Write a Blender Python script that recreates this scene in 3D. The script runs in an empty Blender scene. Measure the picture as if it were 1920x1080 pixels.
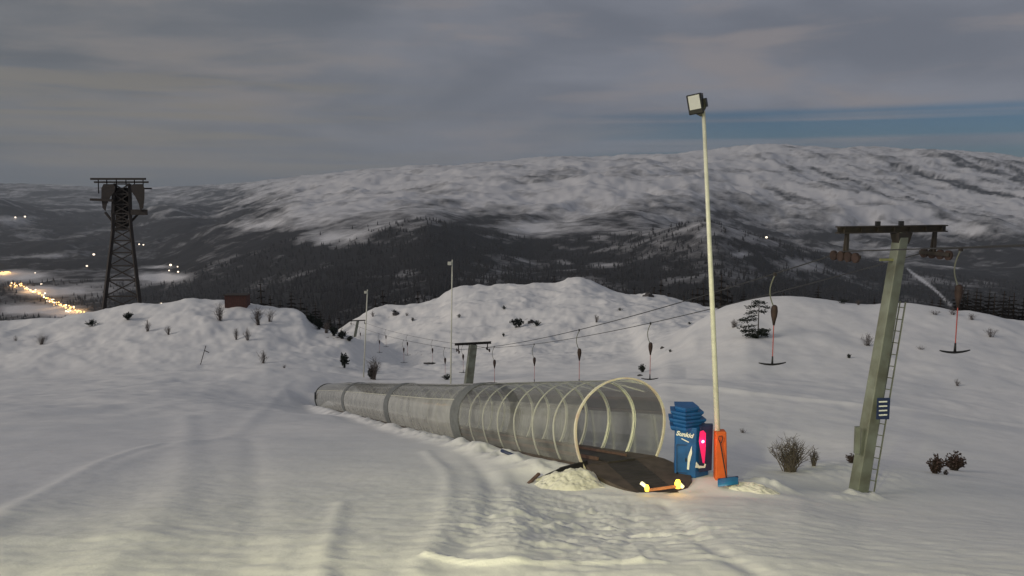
import bpy, math, random
import numpy as np
from mathutils import Vector, Matrix

S = bpy.context.scene
COL = S.collection
R = math.radians

# ------------------------------------------------------------------ camera
FPX = 1560.0                                   # focal length in pixels of a 1920 wide picture
TH = math.atan(190.0 / FPX)                    # pitch below the horizon
cam_d = bpy.data.cameras.new('camera')
cam = bpy.data.objects.new('camera', cam_d); COL.objects.link(cam)
cam.location = (0, 0, 0)
cam.rotation_euler = (math.pi / 2 - TH, 0, 0)
cam_d.sensor_width = 36.0
cam_d.lens = 36.0 * FPX / 1920.0
cam_d.clip_start = 0.1
cam_d.clip_end = 80000
S.camera = cam

# ------------------------------------------------------------------ world: dusk sky behind a deck of cloud
SUN_EL, SUN_AZ = R(22), R(248)
w = bpy.data.worlds.new('World'); S.world = w; w.use_nodes = True
nt = w.node_tree; nt.nodes.clear(); N = nt.nodes; L = nt.links
def wn(t, **k):
    n = N.new(t)
    for a, b in k.items(): setattr(n, a, b)
    return n
def wmath(op, a, b=None, c=None):
    n = N.new('ShaderNodeMath'); n.operation = op
    for i, v in enumerate((a, b, c)):
        if v is None: continue
        if isinstance(v, (int, float)): n.inputs[i].default_value = v
        else: L.new(v, n.inputs[i])
    return n.outputs[0]
def wmix(f, a, b):
    n = N.new('ShaderNodeMix'); n.data_type = 'RGBA'
    for i, v in ((0, f), (6, a), (7, b)):
        if isinstance(v, tuple): n.inputs[i].default_value = v + (1,)
        elif isinstance(v, (int, float)): n.inputs[i].default_value = v
        else: L.new(v, n.inputs[i])
    return n.outputs[2]
def wramp(v, stops):
    n = N.new('ShaderNodeMapRange'); n.interpolation_type = 'SMOOTHSTEP'
    L.new(v, n.inputs[0])
    for i, s in enumerate(stops): n.inputs[1 + i].default_value = s
    return n.outputs[0]
tc = wn('ShaderNodeTexCoord')
sky = wn('ShaderNodeTexSky', sky_type='NISHITA', sun_disc=False, sun_elevation=SUN_EL, sun_rotation=SUN_AZ,
         altitude=700, air_density=1.0, dust_density=1.0, ozone_density=2.0)
sep = wn('ShaderNodeSeparateXYZ'); L.new(tc.outputs['Generated'], sep.inputs[0])
X, Y, Z = sep.outputs
# flat layers: squeeze the pattern vertically
def wnoise(sx, sy, sz, off, scale, det, rough=.55, dist=0.):
    m = wn('ShaderNodeMapping'); m.inputs['Scale'].default_value = (sx, sy, sz); m.inputs['Location'].default_value = off
    L.new(tc.outputs['Generated'], m.inputs[0])
    n = wn('ShaderNodeTexNoise'); n.inputs['Scale'].default_value = scale; n.inputs['Detail'].default_value = det
    n.inputs['Roughness'].default_value = rough; n.inputs['Distortion'].default_value = dist
    L.new(m.outputs[0], n.inputs[0]); return n.outputs['Fac']
nA = wnoise(2.0, 2.0, 8.0, (1.3, 4.1, .4), 1.8, 7, .5, .5)
nB = wnoise(1.8, 1.8, 11.0, (7.3, 2.1, 3.4), 2.2, 6, .55, .35)
nC = wnoise(.5, .5, 44.0, (3.3, 8.1, 2.4), 1.2, 4, .5)
K = 1.0
cloud = wmix(wramp(nA, (.3, .7, 0, 1)), (1.44, 1.58, 1.92), (2.02, 2.14, 2.52))
warm = wmix(wramp(nB, (.48, .70, 0, .9)), cloud, (2.32, 2.18, 2.28))
# left side greener and darker near the horizon
leftm = wmath('MULTIPLY', wramp(X, (.15, -.55, 0, 1)), .55)
warm = wmix(leftm, warm, wmix(wramp(nB, (.35, .65, 0, 1)), (.98, 1.10, 1.14), (1.95, 1.88, 1.76)))
# clear blue strips low in the right half
band = wmath('MULTIPLY', wmath('MULTIPLY', wramp(Z, (.0, .02, 0, 1)), wramp(Z, (.090, .080, 0, 1))), wramp(X, (-.06, .30, .0, 1)))
gap = wmath('MULTIPLY', band, wramp(nC, (.38, .52, .3, 1)))
lowb = wmath('MULTIPLY', wramp(Z, (.065, -.01, 0, .6)), wramp(X, (.1, -.25, .25, 1)))
warm = wmix(lowb, warm, (.84, 1.08, 1.28))
nD = wnoise(1.0, 1.0, 26.0, (5.3, 1.1, 2.2), 2.6, 6, .6, .6)
lowl = wmath('MULTIPLY', wmath('MULTIPLY', wramp(Z, (.16, .10, 0, 1)), wramp(X, (.05, -.3, 0, 1))), wramp(nD, (.42, .62, 0, .8)))
warm = wmix(lowl, warm, (2.05, 1.92, 1.72))
# the air between the layers is the dusk sky itself
skyd = wn('ShaderNodeVectorMath', operation='MULTIPLY'); L.new(sky.outputs[0], skyd.inputs[0]); skyd.inputs[1].default_value = (.115, .215, .33)
col = wmix(wmath('MULTIPLY', gap, .85), warm, skyd.outputs[0])
# overhead the deck is brighter
zb = wmath('MULTIPLY_ADD', wramp(Z, (.27, .85, 0, 1)), .12, 1.0)
vm = wn('ShaderNodeVectorMath', operation='SCALE'); L.new(col, vm.inputs[0]); L.new(zb, vm.inputs['Scale'])
bg = wn('ShaderNodeBackground'); bg.inputs['Strength'].default_value = 0.1
L.new(vm.outputs[0], bg.inputs[0])
out = wn('ShaderNodeOutputWorld'); L.new(bg.outputs[0], out.inputs[0])

# ------------------------------------------------------------------ sun (veiled by the cloud) and floodlights behind the camera
sd = bpy.data.lights.new('sun', 'SUN'); sd.energy = 1.5; sd.angle = R(24); sd.color = (1, .90, .79)
so = bpy.data.objects.new('sun', sd); COL.objects.link(so)
sv = Vector((math.sin(SUN_AZ) * math.cos(SUN_EL), math.cos(SUN_AZ) * math.cos(SUN_EL), math.sin(SUN_EL)))
so.rotation_euler = sv.to_track_quat('Z', 'Y').to_euler()
def spot(name, loc, aim, energy, size, blend, color, rad=.25):
    d = bpy.data.lights.new(name, 'SPOT'); d.energy = energy; d.spot_size = R(size); d.spot_blend = blend
    d.color = color; d.shadow_soft_size = rad
    o = bpy.data.objects.new(name, d); COL.objects.link(o); o.location = loc
    o.rotation_euler = (Vector(loc) - Vector(aim)).to_track_quat('Z', 'Y').to_euler()
    return o
spot('floodlight_beam', (-7.5, -14, 5.5), (3.4, 21, -5.5), 10500, 28, 1.0, (1, .96, .50))
spot('floodlight_beam', (-6.5, -8, 5.2), (-1.2, 8.4, -4.0), 14000, 54, 1.0, (1, .96, .50))

S.view_settings.view_transform = 'Standard'; S.view_settings.look = 'None'
S.view_settings.exposure = 0.02; S.view_settings.gamma = 1.0
S.render.engine = 'CYCLES'
S.cycles.transparent_max_bounces = 24
S.cycles.volume_bounces = 0

# ------------------------------------------------------------------ helpers
def ray(px, py):
    a = (px - 960) / FPX; b = (540 - py) / FPX
    return a, math.cos(TH) + b * math.sin(TH), b * math.cos(TH) - math.sin(TH)
def P(px, py, d):
    a, yy, z = ray(px, py); return Vector((a / yy * d, d, z / yy * d))

def hsh(ix, iy, seed):
    h = (ix.astype(np.int64) * 374761393 + iy.astype(np.int64) * 668265263 + seed * 1442695041) & 0x7fffffff
    h = ((h ^ (h >> 13)) * 1274126177) & 0x7fffffff
    h = h ^ (h >> 16)
    return (h & 0xffff) / 65535.0
def vnoise(x, y, seed=0):
    xi = np.floor(x); yi = np.floor(y); fx = x - xi; fy = y - yi
    fx = fx * fx * fx * (fx * (fx * 6 - 15) + 10); fy = fy * fy * fy * (fy * (fy * 6 - 15) + 10)
    a = hsh(xi, yi, seed); b = hsh(xi + 1, yi, seed); c = hsh(xi, yi + 1, seed); d = hsh(xi + 1, yi + 1, seed)
    return (a + (b - a) * fx) * (1 - fy) + (c + (d - c) * fx) * fy - .5
def fbm(x, y, oct=5, seed=0, rough=.5):
    s = 0; amp = 1; t = 0
    for k in range(oct):
        ca, sa = math.cos(k * 1.3 + .4), math.sin(k * 1.3 + .4)
        s = s + amp * vnoise(x * ca - y * sa, x * sa + y * ca, seed + k); t += amp
        x = x * 2.03; y = y * 2.03; amp *= rough
    return s / t * 2
def sstep(a, b, x):
    t = np.clip((x - a) / (b - a), 0, 1); return t * t * (3 - 2 * t)

UT = np.linspace(-1.6, 1.6, 961)
def make_surface(lines, smooth=5):
    """lines: list of [(px,py,depth),...] (image polylines at a distance) or ('flat', Y, z). Returns z(x,y)."""
    Yk, Zk = [], []
    for ln in lines:
        if ln[0] == 'flat':
            Yk.append(np.full_like(UT, ln[1])); Zk.append(np.full_like(UT, ln[2])); continue
        us, ys, zs = [], [], []
        for (px, py, d) in ln:
            p = P(px, py, d); us.append(p.x / p.y); ys.append(d); zs.append(p.z)
        Yk.append(np.interp(UT, us, ys)); Zk.append(np.interp(UT, us, zs))
    Yk = np.array(Yk); Zk = np.array(Zk)
    if smooth:
        k = np.hanning(smooth + 2)[1:-1]; k /= k.sum(); h = smooth // 2
        for A in (Yk, Zk):
            for i in range(len(A)):
                A[i] = np.convolve(np.pad(A[i], h, mode='edge'), k, mode='valid')
    D = np.diff(Zk, axis=0) / np.diff(Yk, axis=0)
    M = np.zeros_like(Zk)
    M[0] = D[0]; M[-1] = D[-1]
    h0 = np.diff(Yk, axis=0)
    w1 = 2 * h0[1:] + h0[:-1]; w2 = h0[1:] + 2 * h0[:-1]
    same = D[1:] * D[:-1] > 0
    Ds = np.where(same, D[1:], 1); Dp = np.where(same, D[:-1], 1)
    M[1:-1] = np.where(same, (w1 + w2) / (w1 / Dp + w2 / Ds), 0)
    def f(x, y):
        u = x / np.maximum(y, 6.0)
        n = len(Yk)
        yk = [np.interp(u, UT, Yk[i]) for i in range(n)]
        zk = [np.interp(u, UT, Zk[i]) for i in range(n)]
        mk = [np.interp(u, UT, M[i]) for i in range(n)]
        z = np.where(y < yk[0], zk[0], zk[-1] + mk[-1] * (y - yk[-1]))
        for i in range(n - 1):
            sel = (y >= yk[i]) & (y < yk[i + 1])
            if not sel.any(): continue
            h = (yk[i + 1] - yk[i])[sel]; t = (y - yk[i])[sel] / h
            t2 = t * t; t3 = t2 * t
            z[sel] = ((2*t3 - 3*t2 + 1) * zk[i][sel] + (t3 - 2*t2 + t) * h * mk[i][sel]
                      + (-2*t3 + 3*t2) * zk[i + 1][sel] + (t3 - t2) * h * mk[i + 1][sel])
        return z
    return f

def mesh_grid(name, Xg, Yg, Zg, mat, attrs=None):
    nr, nc = Xg.shape
    co = np.stack([Xg, Yg, Zg], -1).reshape(-1, 3).astype(np.float32)
    i = np.arange(nr * nc).reshape(nr, nc)
    q = np.stack([i[:-1, :-1], i[:-1, 1:], i[1:, 1:], i[1:, :-1]], -1).reshape(-1, 4)
    me = bpy.data.meshes.new(name)
    me.vertices.add(len(co)); me.vertices.foreach_set('co', co.ravel())
    me.loops.add(q.size); me.loops.foreach_set('vertex_index', q.ravel().astype(np.int32))
    me.polygons.add(len(q)); me.polygons.foreach_set('loop_start', (np.arange(len(q)) * 4).astype(np.int32))
    me.polygons.foreach_set('use_smooth', np.ones(len(q), bool))
    me.update(calc_edges=True)
    for k, v in (attrs or {}).items():
        a = me.attributes.new(k, 'FLOAT', 'POINT'); a.data.foreach_set('value', v.ravel().astype(np.float32))
    me.materials.append(mat)
    o = bpy.data.objects.new(name, me); COL.objects.link(o)
    return o

# ------------------------------------------------------------------ materials
def rgb(r, g, b): return (r, g, b, 1)
def material(name, color, rough=.6, metal=0., var=.15, scale=6., bump=.0, bscale=40., spec=.4, color2=None, emit=None, estr=0., thr=(.3, .7), trans=0):
    m = bpy.data.materials.new(name); m.use_nodes = True
    t = m.node_tree; b = t.nodes['Principled BSDF']
    b.inputs['Roughness'].default_value = rough; b.inputs['Metallic'].default_value = metal
    b.inputs['Specular IOR Level'].default_value = spec
    tcn = t.nodes.new('ShaderNodeTexCoord')
    n = t.nodes.new('ShaderNodeTexNoise'); n.inputs['Scale'].default_value = scale; n.inputs['Detail'].default_value = 5
    t.links.new(tcn.outputs['Object'], n.inputs[0])
    mr = t.nodes.new('ShaderNodeMapRange'); mr.inputs[1].default_value = thr[0]; mr.inputs[2].default_value = thr[1]
    t.links.new(n.outputs['Fac'], mr.inputs[0])
    mx = t.nodes.new('ShaderNodeMix'); mx.data_type = 'RGBA'
    c2 = color2 or tuple(c * (1 - var * 2) for c in color)
    mx.inputs[6].default_value = rgb(*color); mx.inputs[7].default_value = rgb(*c2)
    t.links.new(mr.outputs[0], mx.inputs[0]); t.links.new(mx.outputs[2], b.inputs['Base Color'])
    if bump:
        n2 = t.nodes.new('ShaderNodeTexNoise'); n2.inputs['Scale'].default_value = bscale; n2.inputs['Detail'].default_value = 4
        t.links.new(tcn.outputs['Object'], n2.inputs[0])
        bp = t.nodes.new('ShaderNodeBump'); bp.inputs['Strength'].default_value = bump; bp.inputs['Distance'].default_value = .02
        t.links.new(n2.outputs['Fac'], bp.inputs['Height']); t.links.new(bp.outputs[0], b.inputs['Normal'])
    if emit:
        b.inputs['Emission Color'].default_value = rgb(*emit); b.inputs['Emission Strength'].default_value = estr
    if trans: b.inputs['Transmission Weight'].default_value = trans
    return m

def snow_material(name, near=True):
    m = bpy.data.materials.new(name); m.use_nodes = True
    t = m.node_tree; b = t.nodes['Principled BSDF']
    b.inputs['Roughness'].default_value = .75; b.inputs['Specular IOR Level'].default_value = .25
    g = t.nodes.new('ShaderNodeNewGeometry')
    def noise(scale, det, vec=None, rough=.55):
        n = t.nodes.new('ShaderNodeTexNoise'); n.inputs['Scale'].default_value = scale; n.inputs['Detail'].default_value = det
        n.inputs['Roughness'].default_value = rough
        t.links.new(vec or g.outputs['Position'], n.inputs[0]); return n.outputs['Fac']
    n1 = noise(.12, 6); n2 = noise(1.7, 5)
    def mix(f, a, c):
        x = t.nodes.new('ShaderNodeMix'); x.data_type = 'RGBA'
        t.links.new(f, x.inputs[0])
        for i, v in ((6, a), (7, c)):
            if isinstance(v, tuple): x.inputs[i].default_value = rgb(*v)
            else: t.links.new(v, x.inputs[i])
        return x.outputs[2]
    def mr(v, a, b_, c=0., d=1.):
        x = t.nodes.new('ShaderNodeMapRange'); t.links.new(v, x.inputs[0])
        for i, q in enumerate((a, b_, c, d)): x.inputs[i + 1].default_value = q
        return x.outputs[0]
    c = mix(mr(n1, .35, .65), (.80, .79, .775), (.69, .695, .70))
    c = mix(mr(n2, .45, .75, 0, .5), c, (.66, .65, .63))
    # bare rock and heather where the wind has taken the snow
    at = t.nodes.new('ShaderNodeAttribute'); at.attribute_name = 'bare'
    nb = noise(1.1, 7, rough=.62)
    am = t.nodes.new('ShaderNodeMath'); am.operation = 'ADD'; t.links.new(at.outputs['Fac'], am.inputs[0]); t.links.new(nb, am.inputs[1])
    c = mix(mr(am.outputs[0], 1.0, 1.12), c, (.085, .065, .055))
    t.links.new(c, b.inputs['Base Color'])
    nn1 = noise(5.5, 6, rough=.6); nn2 = noise(34., 3); nn3 = noise(.8, 4)
    def bump(h, s, d, prev=None):
        x = t.nodes.new('ShaderNodeBump'); x.inputs['Strength'].default_value = s; x.inputs['Distance'].default_value = d
        t.links.new(h, x.inputs['Height'])
        if prev: t.links.new(prev, x.inputs['Normal'])
        return x.outputs[0]
    nr = bump(nn3, .15, .12); nr = bump(nn1, .2, .03, nr); nr = bump(nn2, .35, .010, nr)
    t.links.new(nr, b.inputs['Normal'])
    return m
M_snow = snow_material('snow')

# ------------------------------------------------------------------ the tunnel axis (needed by the terrain)
TOPS = [(1165, 712, 20.0), (1011, 716, 26.5), (845, 720, 34.2), (715, 718, 48.2), (640, 717, 62), (597, 720, 76)]
AX = [P(*t) for t in TOPS]; TH_H = 2.15
axY = np.array([p.y for p in AX]); axZ = np.array([p.z - TH_H for p in AX])
AX0 = Vector((AX[0].x, 20.0)); AXD = Vector((-.3618, 1.0))
def axis_x(y): return AX0.x + AXD.x * (y - 20)
def axis_z(y): return np.interp(y, axY, axZ)
AXN = Vector((AXD.x, AXD.y, 0)).normalized(); PERP = Vector((AXN.y, -AXN.x, 0))
TUN_END = 73.0

# ------------------------------------------------------------------ near terrain
lines = [
 ('flat', -60.0, 4.0), ('flat', -8.0, 0.2), ('flat', 0.0, -1.65), ('flat', 7.8, -3.81),
 [(-600, 913, 17.8), (900, 913, 17.8), (1000, 925, 17.8), (1080, 934, 17.8), (1400, 938, 17.8), (1500, 945, 17.8), (1612, 962, 17.8), (1920, 972, 17.8), (2500, 985, 17.8)],
 [(-600, 893, 20), (900, 890, 20), (1000, 886, 20), (1250, 886, 20), (1320, 905, 20), (1450, 915, 20), (1612, 928, 21), (1920, 938, 21), (2500, 960, 21)],
 [(-600, 828, 30), (900, 828, 30), (1000, 838, 28), (1250, 858, 25), (1350, 872, 24.5), (1440, 881, 24.5), (1520, 876, 25), (1620, 873, 25.5), (1750, 885, 26), (1920, 905, 26), (2500, 930, 26)],
 [(-600, 775, 45), (0, 772, 45), (400, 770, 45), (600, 782, 45), (800, 795, 45), (1000, 800, 40), (1200, 806, 38), (1300, 830, 34), (1440, 852, 34), (1600, 842, 34), (1920, 862, 34), (2500, 880, 34)],
 [(-600, 742, 70), (0, 738, 70), (300, 727, 70), (500, 742, 70), (600, 765, 70), (700, 766, 70), (850, 765, 63), (1100, 745, 54), (1250, 745, 49), (1400, 775, 43), (1600, 785, 42), (1920, 812, 42), (2500, 830, 42)],
 [(-600, 722, 88), (0, 713, 88), (250, 704, 88), (440, 691, 88), (500, 687, 88), (560, 694, 88), (640, 706, 88), (700, 714, 86), (850, 717, 80), (1000, 715, 70), (1150, 715, 62), (1250, 713, 58), (1400, 730, 52), (1600, 752, 50), (1920, 790, 48), (2500, 815, 48)],
 [(-600, 715, 98), (0, 704, 98), (250, 694, 98), (500, 689, 98), (560, 696, 98), (650, 706, 98), (760, 706, 100), (900, 700, 95), (1100, 695, 90), (1200, 690, 84), (1250, 684, 74), (1400, 685, 67), (1600, 693, 66), (1920, 722, 64), (2500, 740, 64)],
 [(-600, 655, 112), (0, 650, 112), (150, 642, 112), (330, 632, 112), (500, 630, 112), (600, 655, 110), (660, 672, 110), (760, 678, 125), (900, 655, 125), (1000, 640, 122), (1100, 640, 122), (1190, 652, 112), (1230, 655, 92), (1300, 635, 82), (1400, 618, 79), (1600, 628, 78), (1920, 660, 76), (2500, 690, 76)],
 [(-600, 612, 128), (0, 608, 128), (100, 600, 128), (180, 585, 128), (270, 573, 128), (350, 565, 128), (440, 567, 128), (500, 571, 128), (545, 577, 128), (566, 584, 126), (576, 597, 125), (585, 613, 124), (640, 631, 118), (664, 640, 118), (700, 652, 120), (740, 658, 136), (850, 625, 138), (960, 605, 138), (1090, 592, 135), (1180, 612, 128), (1225, 640, 105), (1260, 640, 95), (1300, 612, 91), (1335, 588, 90), (1375, 570, 90), (1420, 562, 90), (1480, 559, 90), (1560, 563, 90), (1620, 568, 90), (1700, 569, 90), (1760, 577, 90), (1850, 592, 90), (1920, 606, 90), (2500, 640, 90)],
 [(-600, 660, 142), (0, 650, 142), (350, 610, 142), (500, 620, 142), (560, 632, 140), (600, 650, 138), (664, 665, 136), (720, 650, 145), (760, 618, 150), (850, 585, 150), (960, 570, 150), (1090, 560, 150), (1180, 580, 145), (1240, 600, 130), (1300, 625, 112), (1400, 600, 105), (1600, 605, 105), (1920, 640, 105), (2500, 680, 105)],
 [(-600, 720, 165), (0, 710, 165), (500, 690, 165), (580, 670, 168), (640, 614, 168), (668, 599, 168), (684, 592, 168), (700, 583, 168), (740, 578, 168), (790, 574, 168), (820, 566, 168), (845, 549, 168), (900, 543, 168), (960, 539, 168), (1035, 538, 168), (1060, 535, 168), (1086, 531, 168), (1110, 536, 168), (1140, 547, 168), (1180, 558, 168), (1203, 558, 168), (1213, 550, 168), (1232, 556, 168), (1260, 564, 168), (1300, 578, 168), (1345, 590, 168), (1400, 605, 165), (1600, 640, 160), (1920, 680, 160), (2500, 720, 160)],
 [(-600, 800, 200), (600, 790, 200), (700, 690, 200), (1085, 620, 200), (1300, 660, 200), (1500, 740, 200), (2500, 800, 200)],
 [(-600, 900, 270), (2500, 900, 270)],
]
near_base = make_surface(lines, 5)

def seg_dist(x, y, pts):
    best = np.full(x.shape, 1e9)
    for (x0, y0), (x1, y1) in zip(pts[:-1], pts[1:]):
        dx, dy = x1 - x0, y1 - y0
        t = np.clip(((x - x0) * dx + (y - y0) * dy) / (dx * dx + dy * dy), 0, 1)
        best = np.minimum(best, np.hypot(x - x0 - t * dx, y - y0 - t * dy))
    return best
def coarse_hit(px, py, f):
    a, yy, zz = ray(px, py)
    d = np.geomspace(3, 260, 2500); z = f(a / yy * d, d)
    below = np.where(z >= zz / yy * d)[0]
    k = below[0] if len(below) else -1
    return Vector((a / yy * d[k], d[k], z[k]))
RUTS = []      # (ground polyline, width, height)
for pts, wd, ht in [
    ([(60, 965), (180, 890), (330, 840), (430, 815), (500, 765), (545, 715)], .45, .045),
    ([(-50, 1010), (60, 935), (200, 868), (300, 838)], .25, .05),
    ([(150, 1100), (260, 1010), (330, 930), (350, 850), (350, 780)], .5, .06),
    ([(420, 1100), (470, 1000), (480, 900), (470, 820)], .35, -.035),
    ([(780, 1075), (830, 980), (840, 900), (800, 850)], .20, .04),
    ([(860, 1040), (915, 960), (915, 900), (870, 855)], .22, -.05),
    ([(600, 1085), (622, 1000), (640, 940)], .16, .03),
    ([(960, 1060), (975, 960), (940, 890)], .25, .04),
    ([(360, 755), (600, 765)], .5, .08),
    ([(800, 1045), (900, 1056), (1010, 1056), (1200, 1050)], .07, .06),
    ([(930, 965), (1040, 972), (1110, 968)], .09, .05),
    ([(905, 985), (1000, 995), (1080, 990)], .09, .05),
    ([(1190, 955), (1180, 1010), (1150, 1060)], .12, -.02),
    ([(1250, 725), (1400, 738), (1600, 760), (1920, 795)], .5, .14),
    ([(1245, 950), (1300, 1000), (1420, 1075)], .15, -.04),
    ([(0, 745), (200, 728), (420, 705)], .6, -.16),
    ([(560, 1000), (300, 1005), (0, 1015)], .5, .03),
  ]:
    if len(pts) > 2:
        a_ = np.array(pts, float); tt_ = np.arange(len(pts)); fine = np.linspace(0, len(pts) - 1, (len(pts) - 1) * 4 + 1)
        pad_ = np.vstack([2 * a_[0] - a_[1], a_, 2 * a_[-1] - a_[-2]]); out_ = []
        for f_ in fine:
            i_ = min(int(f_), len(pts) - 2); t_ = f_ - i_; p0, p1, p2, p3 = pad_[i_:i_ + 4]
            out_.append(.5 * (2 * p1 + (p2 - p0) * t_ + (2 * p0 - 5 * p1 + 4 * p2 - p3) * t_ ** 2 + (3 * p1 - p0 - 3 * p2 + p3) * t_ ** 3))
        pts = out_
    g = [coarse_hit(px, py, near_base) for px, py in pts]
    RUTS.append(([(p.x, p.y) for p in g], wd, ht))
MOUNDS = []
for px, py, r, h in [(1440, 918, .55, .22), (1400, 922, .35, .10), (1290, 925, .3, .06), (1560, 880, 2.2, .12), (1085, 531, 3.0, .15), (1604, 934, .45, .16), (1636, 936, .3, .10), (1575, 936, .6, .10), (1340, 916, .3, .07)]:
    g = coarse_hit(px, py, near_base); MOUNDS.append((g.x, g.y, r, h))

def zn(x, y):
    x = np.asarray(x, float); y = np.asarray(y, float)
    z = near_base(x, y)
    amp = np.clip(y / 60, .12, 1.3)
    z = z + fbm(x / 9, y / 9, 4, 11) * .30 * amp + fbm(x / 4.5 + 9, y / 7, 3, 17) * .06 * sstep(60, 25, y) + fbm(x / 2.6, y / 2.6, 4, 23) * .07 * np.clip(amp, .3, 1)
    far = sstep(85, 115, y)
    z = z + far * (fbm(x / 5, y / 5, 4, 31, .55) * .75 + (.5 - np.abs(fbm(x / 13 + 3, y / 13, 4, 37, .55))) * 1.5 * sstep(90, 125, y) * (.1 + .9 * sstep(-.24, -.14, x / np.maximum(y, 6))))
    z = z + sstep(30, 50, y) * sstep(110, 80, y) * fbm(x / 7 + 4, y / 9, 4, 39) * .30
    # trodden, broken snow in front of the lift
    ch = np.exp(-(((x - 1.2) / 2.4) ** 2 + ((y - 13.5) / 5.0) ** 2) ** 2)
    z = z + ch * (np.abs(fbm(x / .9, y / .42, 4, 41, .6)) * .11 + .08 * np.maximum(0, fbm(x / 2.2 + 2, y / .5, 3, 43, .5)) + np.maximum(fbm(x / .16, y / .22, 3, 47, .6), 0) * .04)
    z = z + .018 * fbm(x / .35, y / .35, 3, 51) * sstep(35, 8, y)
    for pts, wd, ht in RUTS:
        d = seg_dist(x, y, pts)
        z = z + ht * np.exp(-(d / wd) ** 2)
    for mx, my, r, h in MOUNDS:
        z = z + h * np.exp(-(((x - mx) ** 2 + (y - my) ** 2) / r ** 2)) * (1 + .6 * fbm(x / .3, y / .3, 3, 61))
    # the trench the covered conveyor lies in, with a bank of thrown-up snow along its left side
    inr = sstep(17.6, 18.6, y) * sstep(TUN_END + 3, TUN_END, y)
    s = ((x - axis_x(y)) * PERP.x)          # signed distance, + to the right
    zt = axis_z(y) - .06
    k = sstep(3.6, 1.35, np.abs(s)) * inr
    z = z * (1 - k) + zt * k
    kb = np.exp(-((s + 1.75) / .5) ** 2) * sstep(17.6, 21, y) * sstep(TUN_END + 2, TUN_END - 2, y)
    z = z + kb * (.20 + .26 * fbm(x / 1.1, y / 1.1, 4, 71, .6))
    return z
def Z1(x, y): return float(zn(np.array([x]), np.array([y]))[0])
def G(px, py):
    """the point of the ground seen at this place of the photograph"""
    return coarse_hit(px, py, zn)
def GD(px, d):
    """the ground straight below this column at this distance"""
    a, yy, _ = ray(px, 600); x = a / yy * d; return Vector((x, d, Z1(x, d)))

rows = np.concatenate([np.linspace(-60, 2, 30)[:-1], np.geomspace(2 + 10, 270 + 10, 800) - 10])
cols = np.linspace(-1, 1, 1000)
cols = cols * (.55 + .45 * cols ** 2)
Wd = 1.25 * np.sqrt(np.maximum(rows, 0) ** 2 + 14 ** 2)
Xg = cols[None, :] * Wd[:, None]; Yg = np.repeat(rows[:, None], len(cols), 1)
Zg = zn(Xg.ravel(), Yg.ravel()).reshape(Xg.shape)
# where rock and heather show through: the far knoll and its flanks
def pxpy(x, y, z):
    yc = y * math.cos(TH) - z * math.sin(TH); zc = y * math.sin(TH) + z * math.cos(TH)
    yc = np.maximum(yc, .5)
    return 960 + FPX * x / yc, 540 - FPX * zc / yc
PX, PY = pxpy(Xg, Yg, Zg)
bare = np.zeros_like(Xg)
for (cx, cy, rx, ry, v) in [(985, 600, 70, 14, .43), (740, 592, 60, 14, .42), (1100, 672, 45, 14, .44), (800, 660, 60, 18, .44), (970, 662, 40, 10, .41),
                            (1205, 690, 26, 16, .43), (1215, 556, 16, 7, .40), (1090, 536, 25, 9, .38), (690, 640, 60, 16, .40), (560, 600, 40, 30, .38), (640, 634, 60, 10, .52),
                            (1160, 600, 60, 10, .40), (770, 685, 60, 8, .40), (175, 605, 30, 10, .38), (1570, 566, 50, 6, .38), (1860, 598, 80, 8, .40), (1250, 655, 20, 12, .42)]:
    bare = np.maximum(bare, v * np.exp(-((PX - cx) / rx) ** 2 - ((PY - cy) / ry) ** 2) * (Yg > 48))
snow_ground = mesh_grid('snow_ground', Xg, Yg, Zg, M_snow, {'bare': bare})
snow_ground['kind'] = 'structure'

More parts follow.
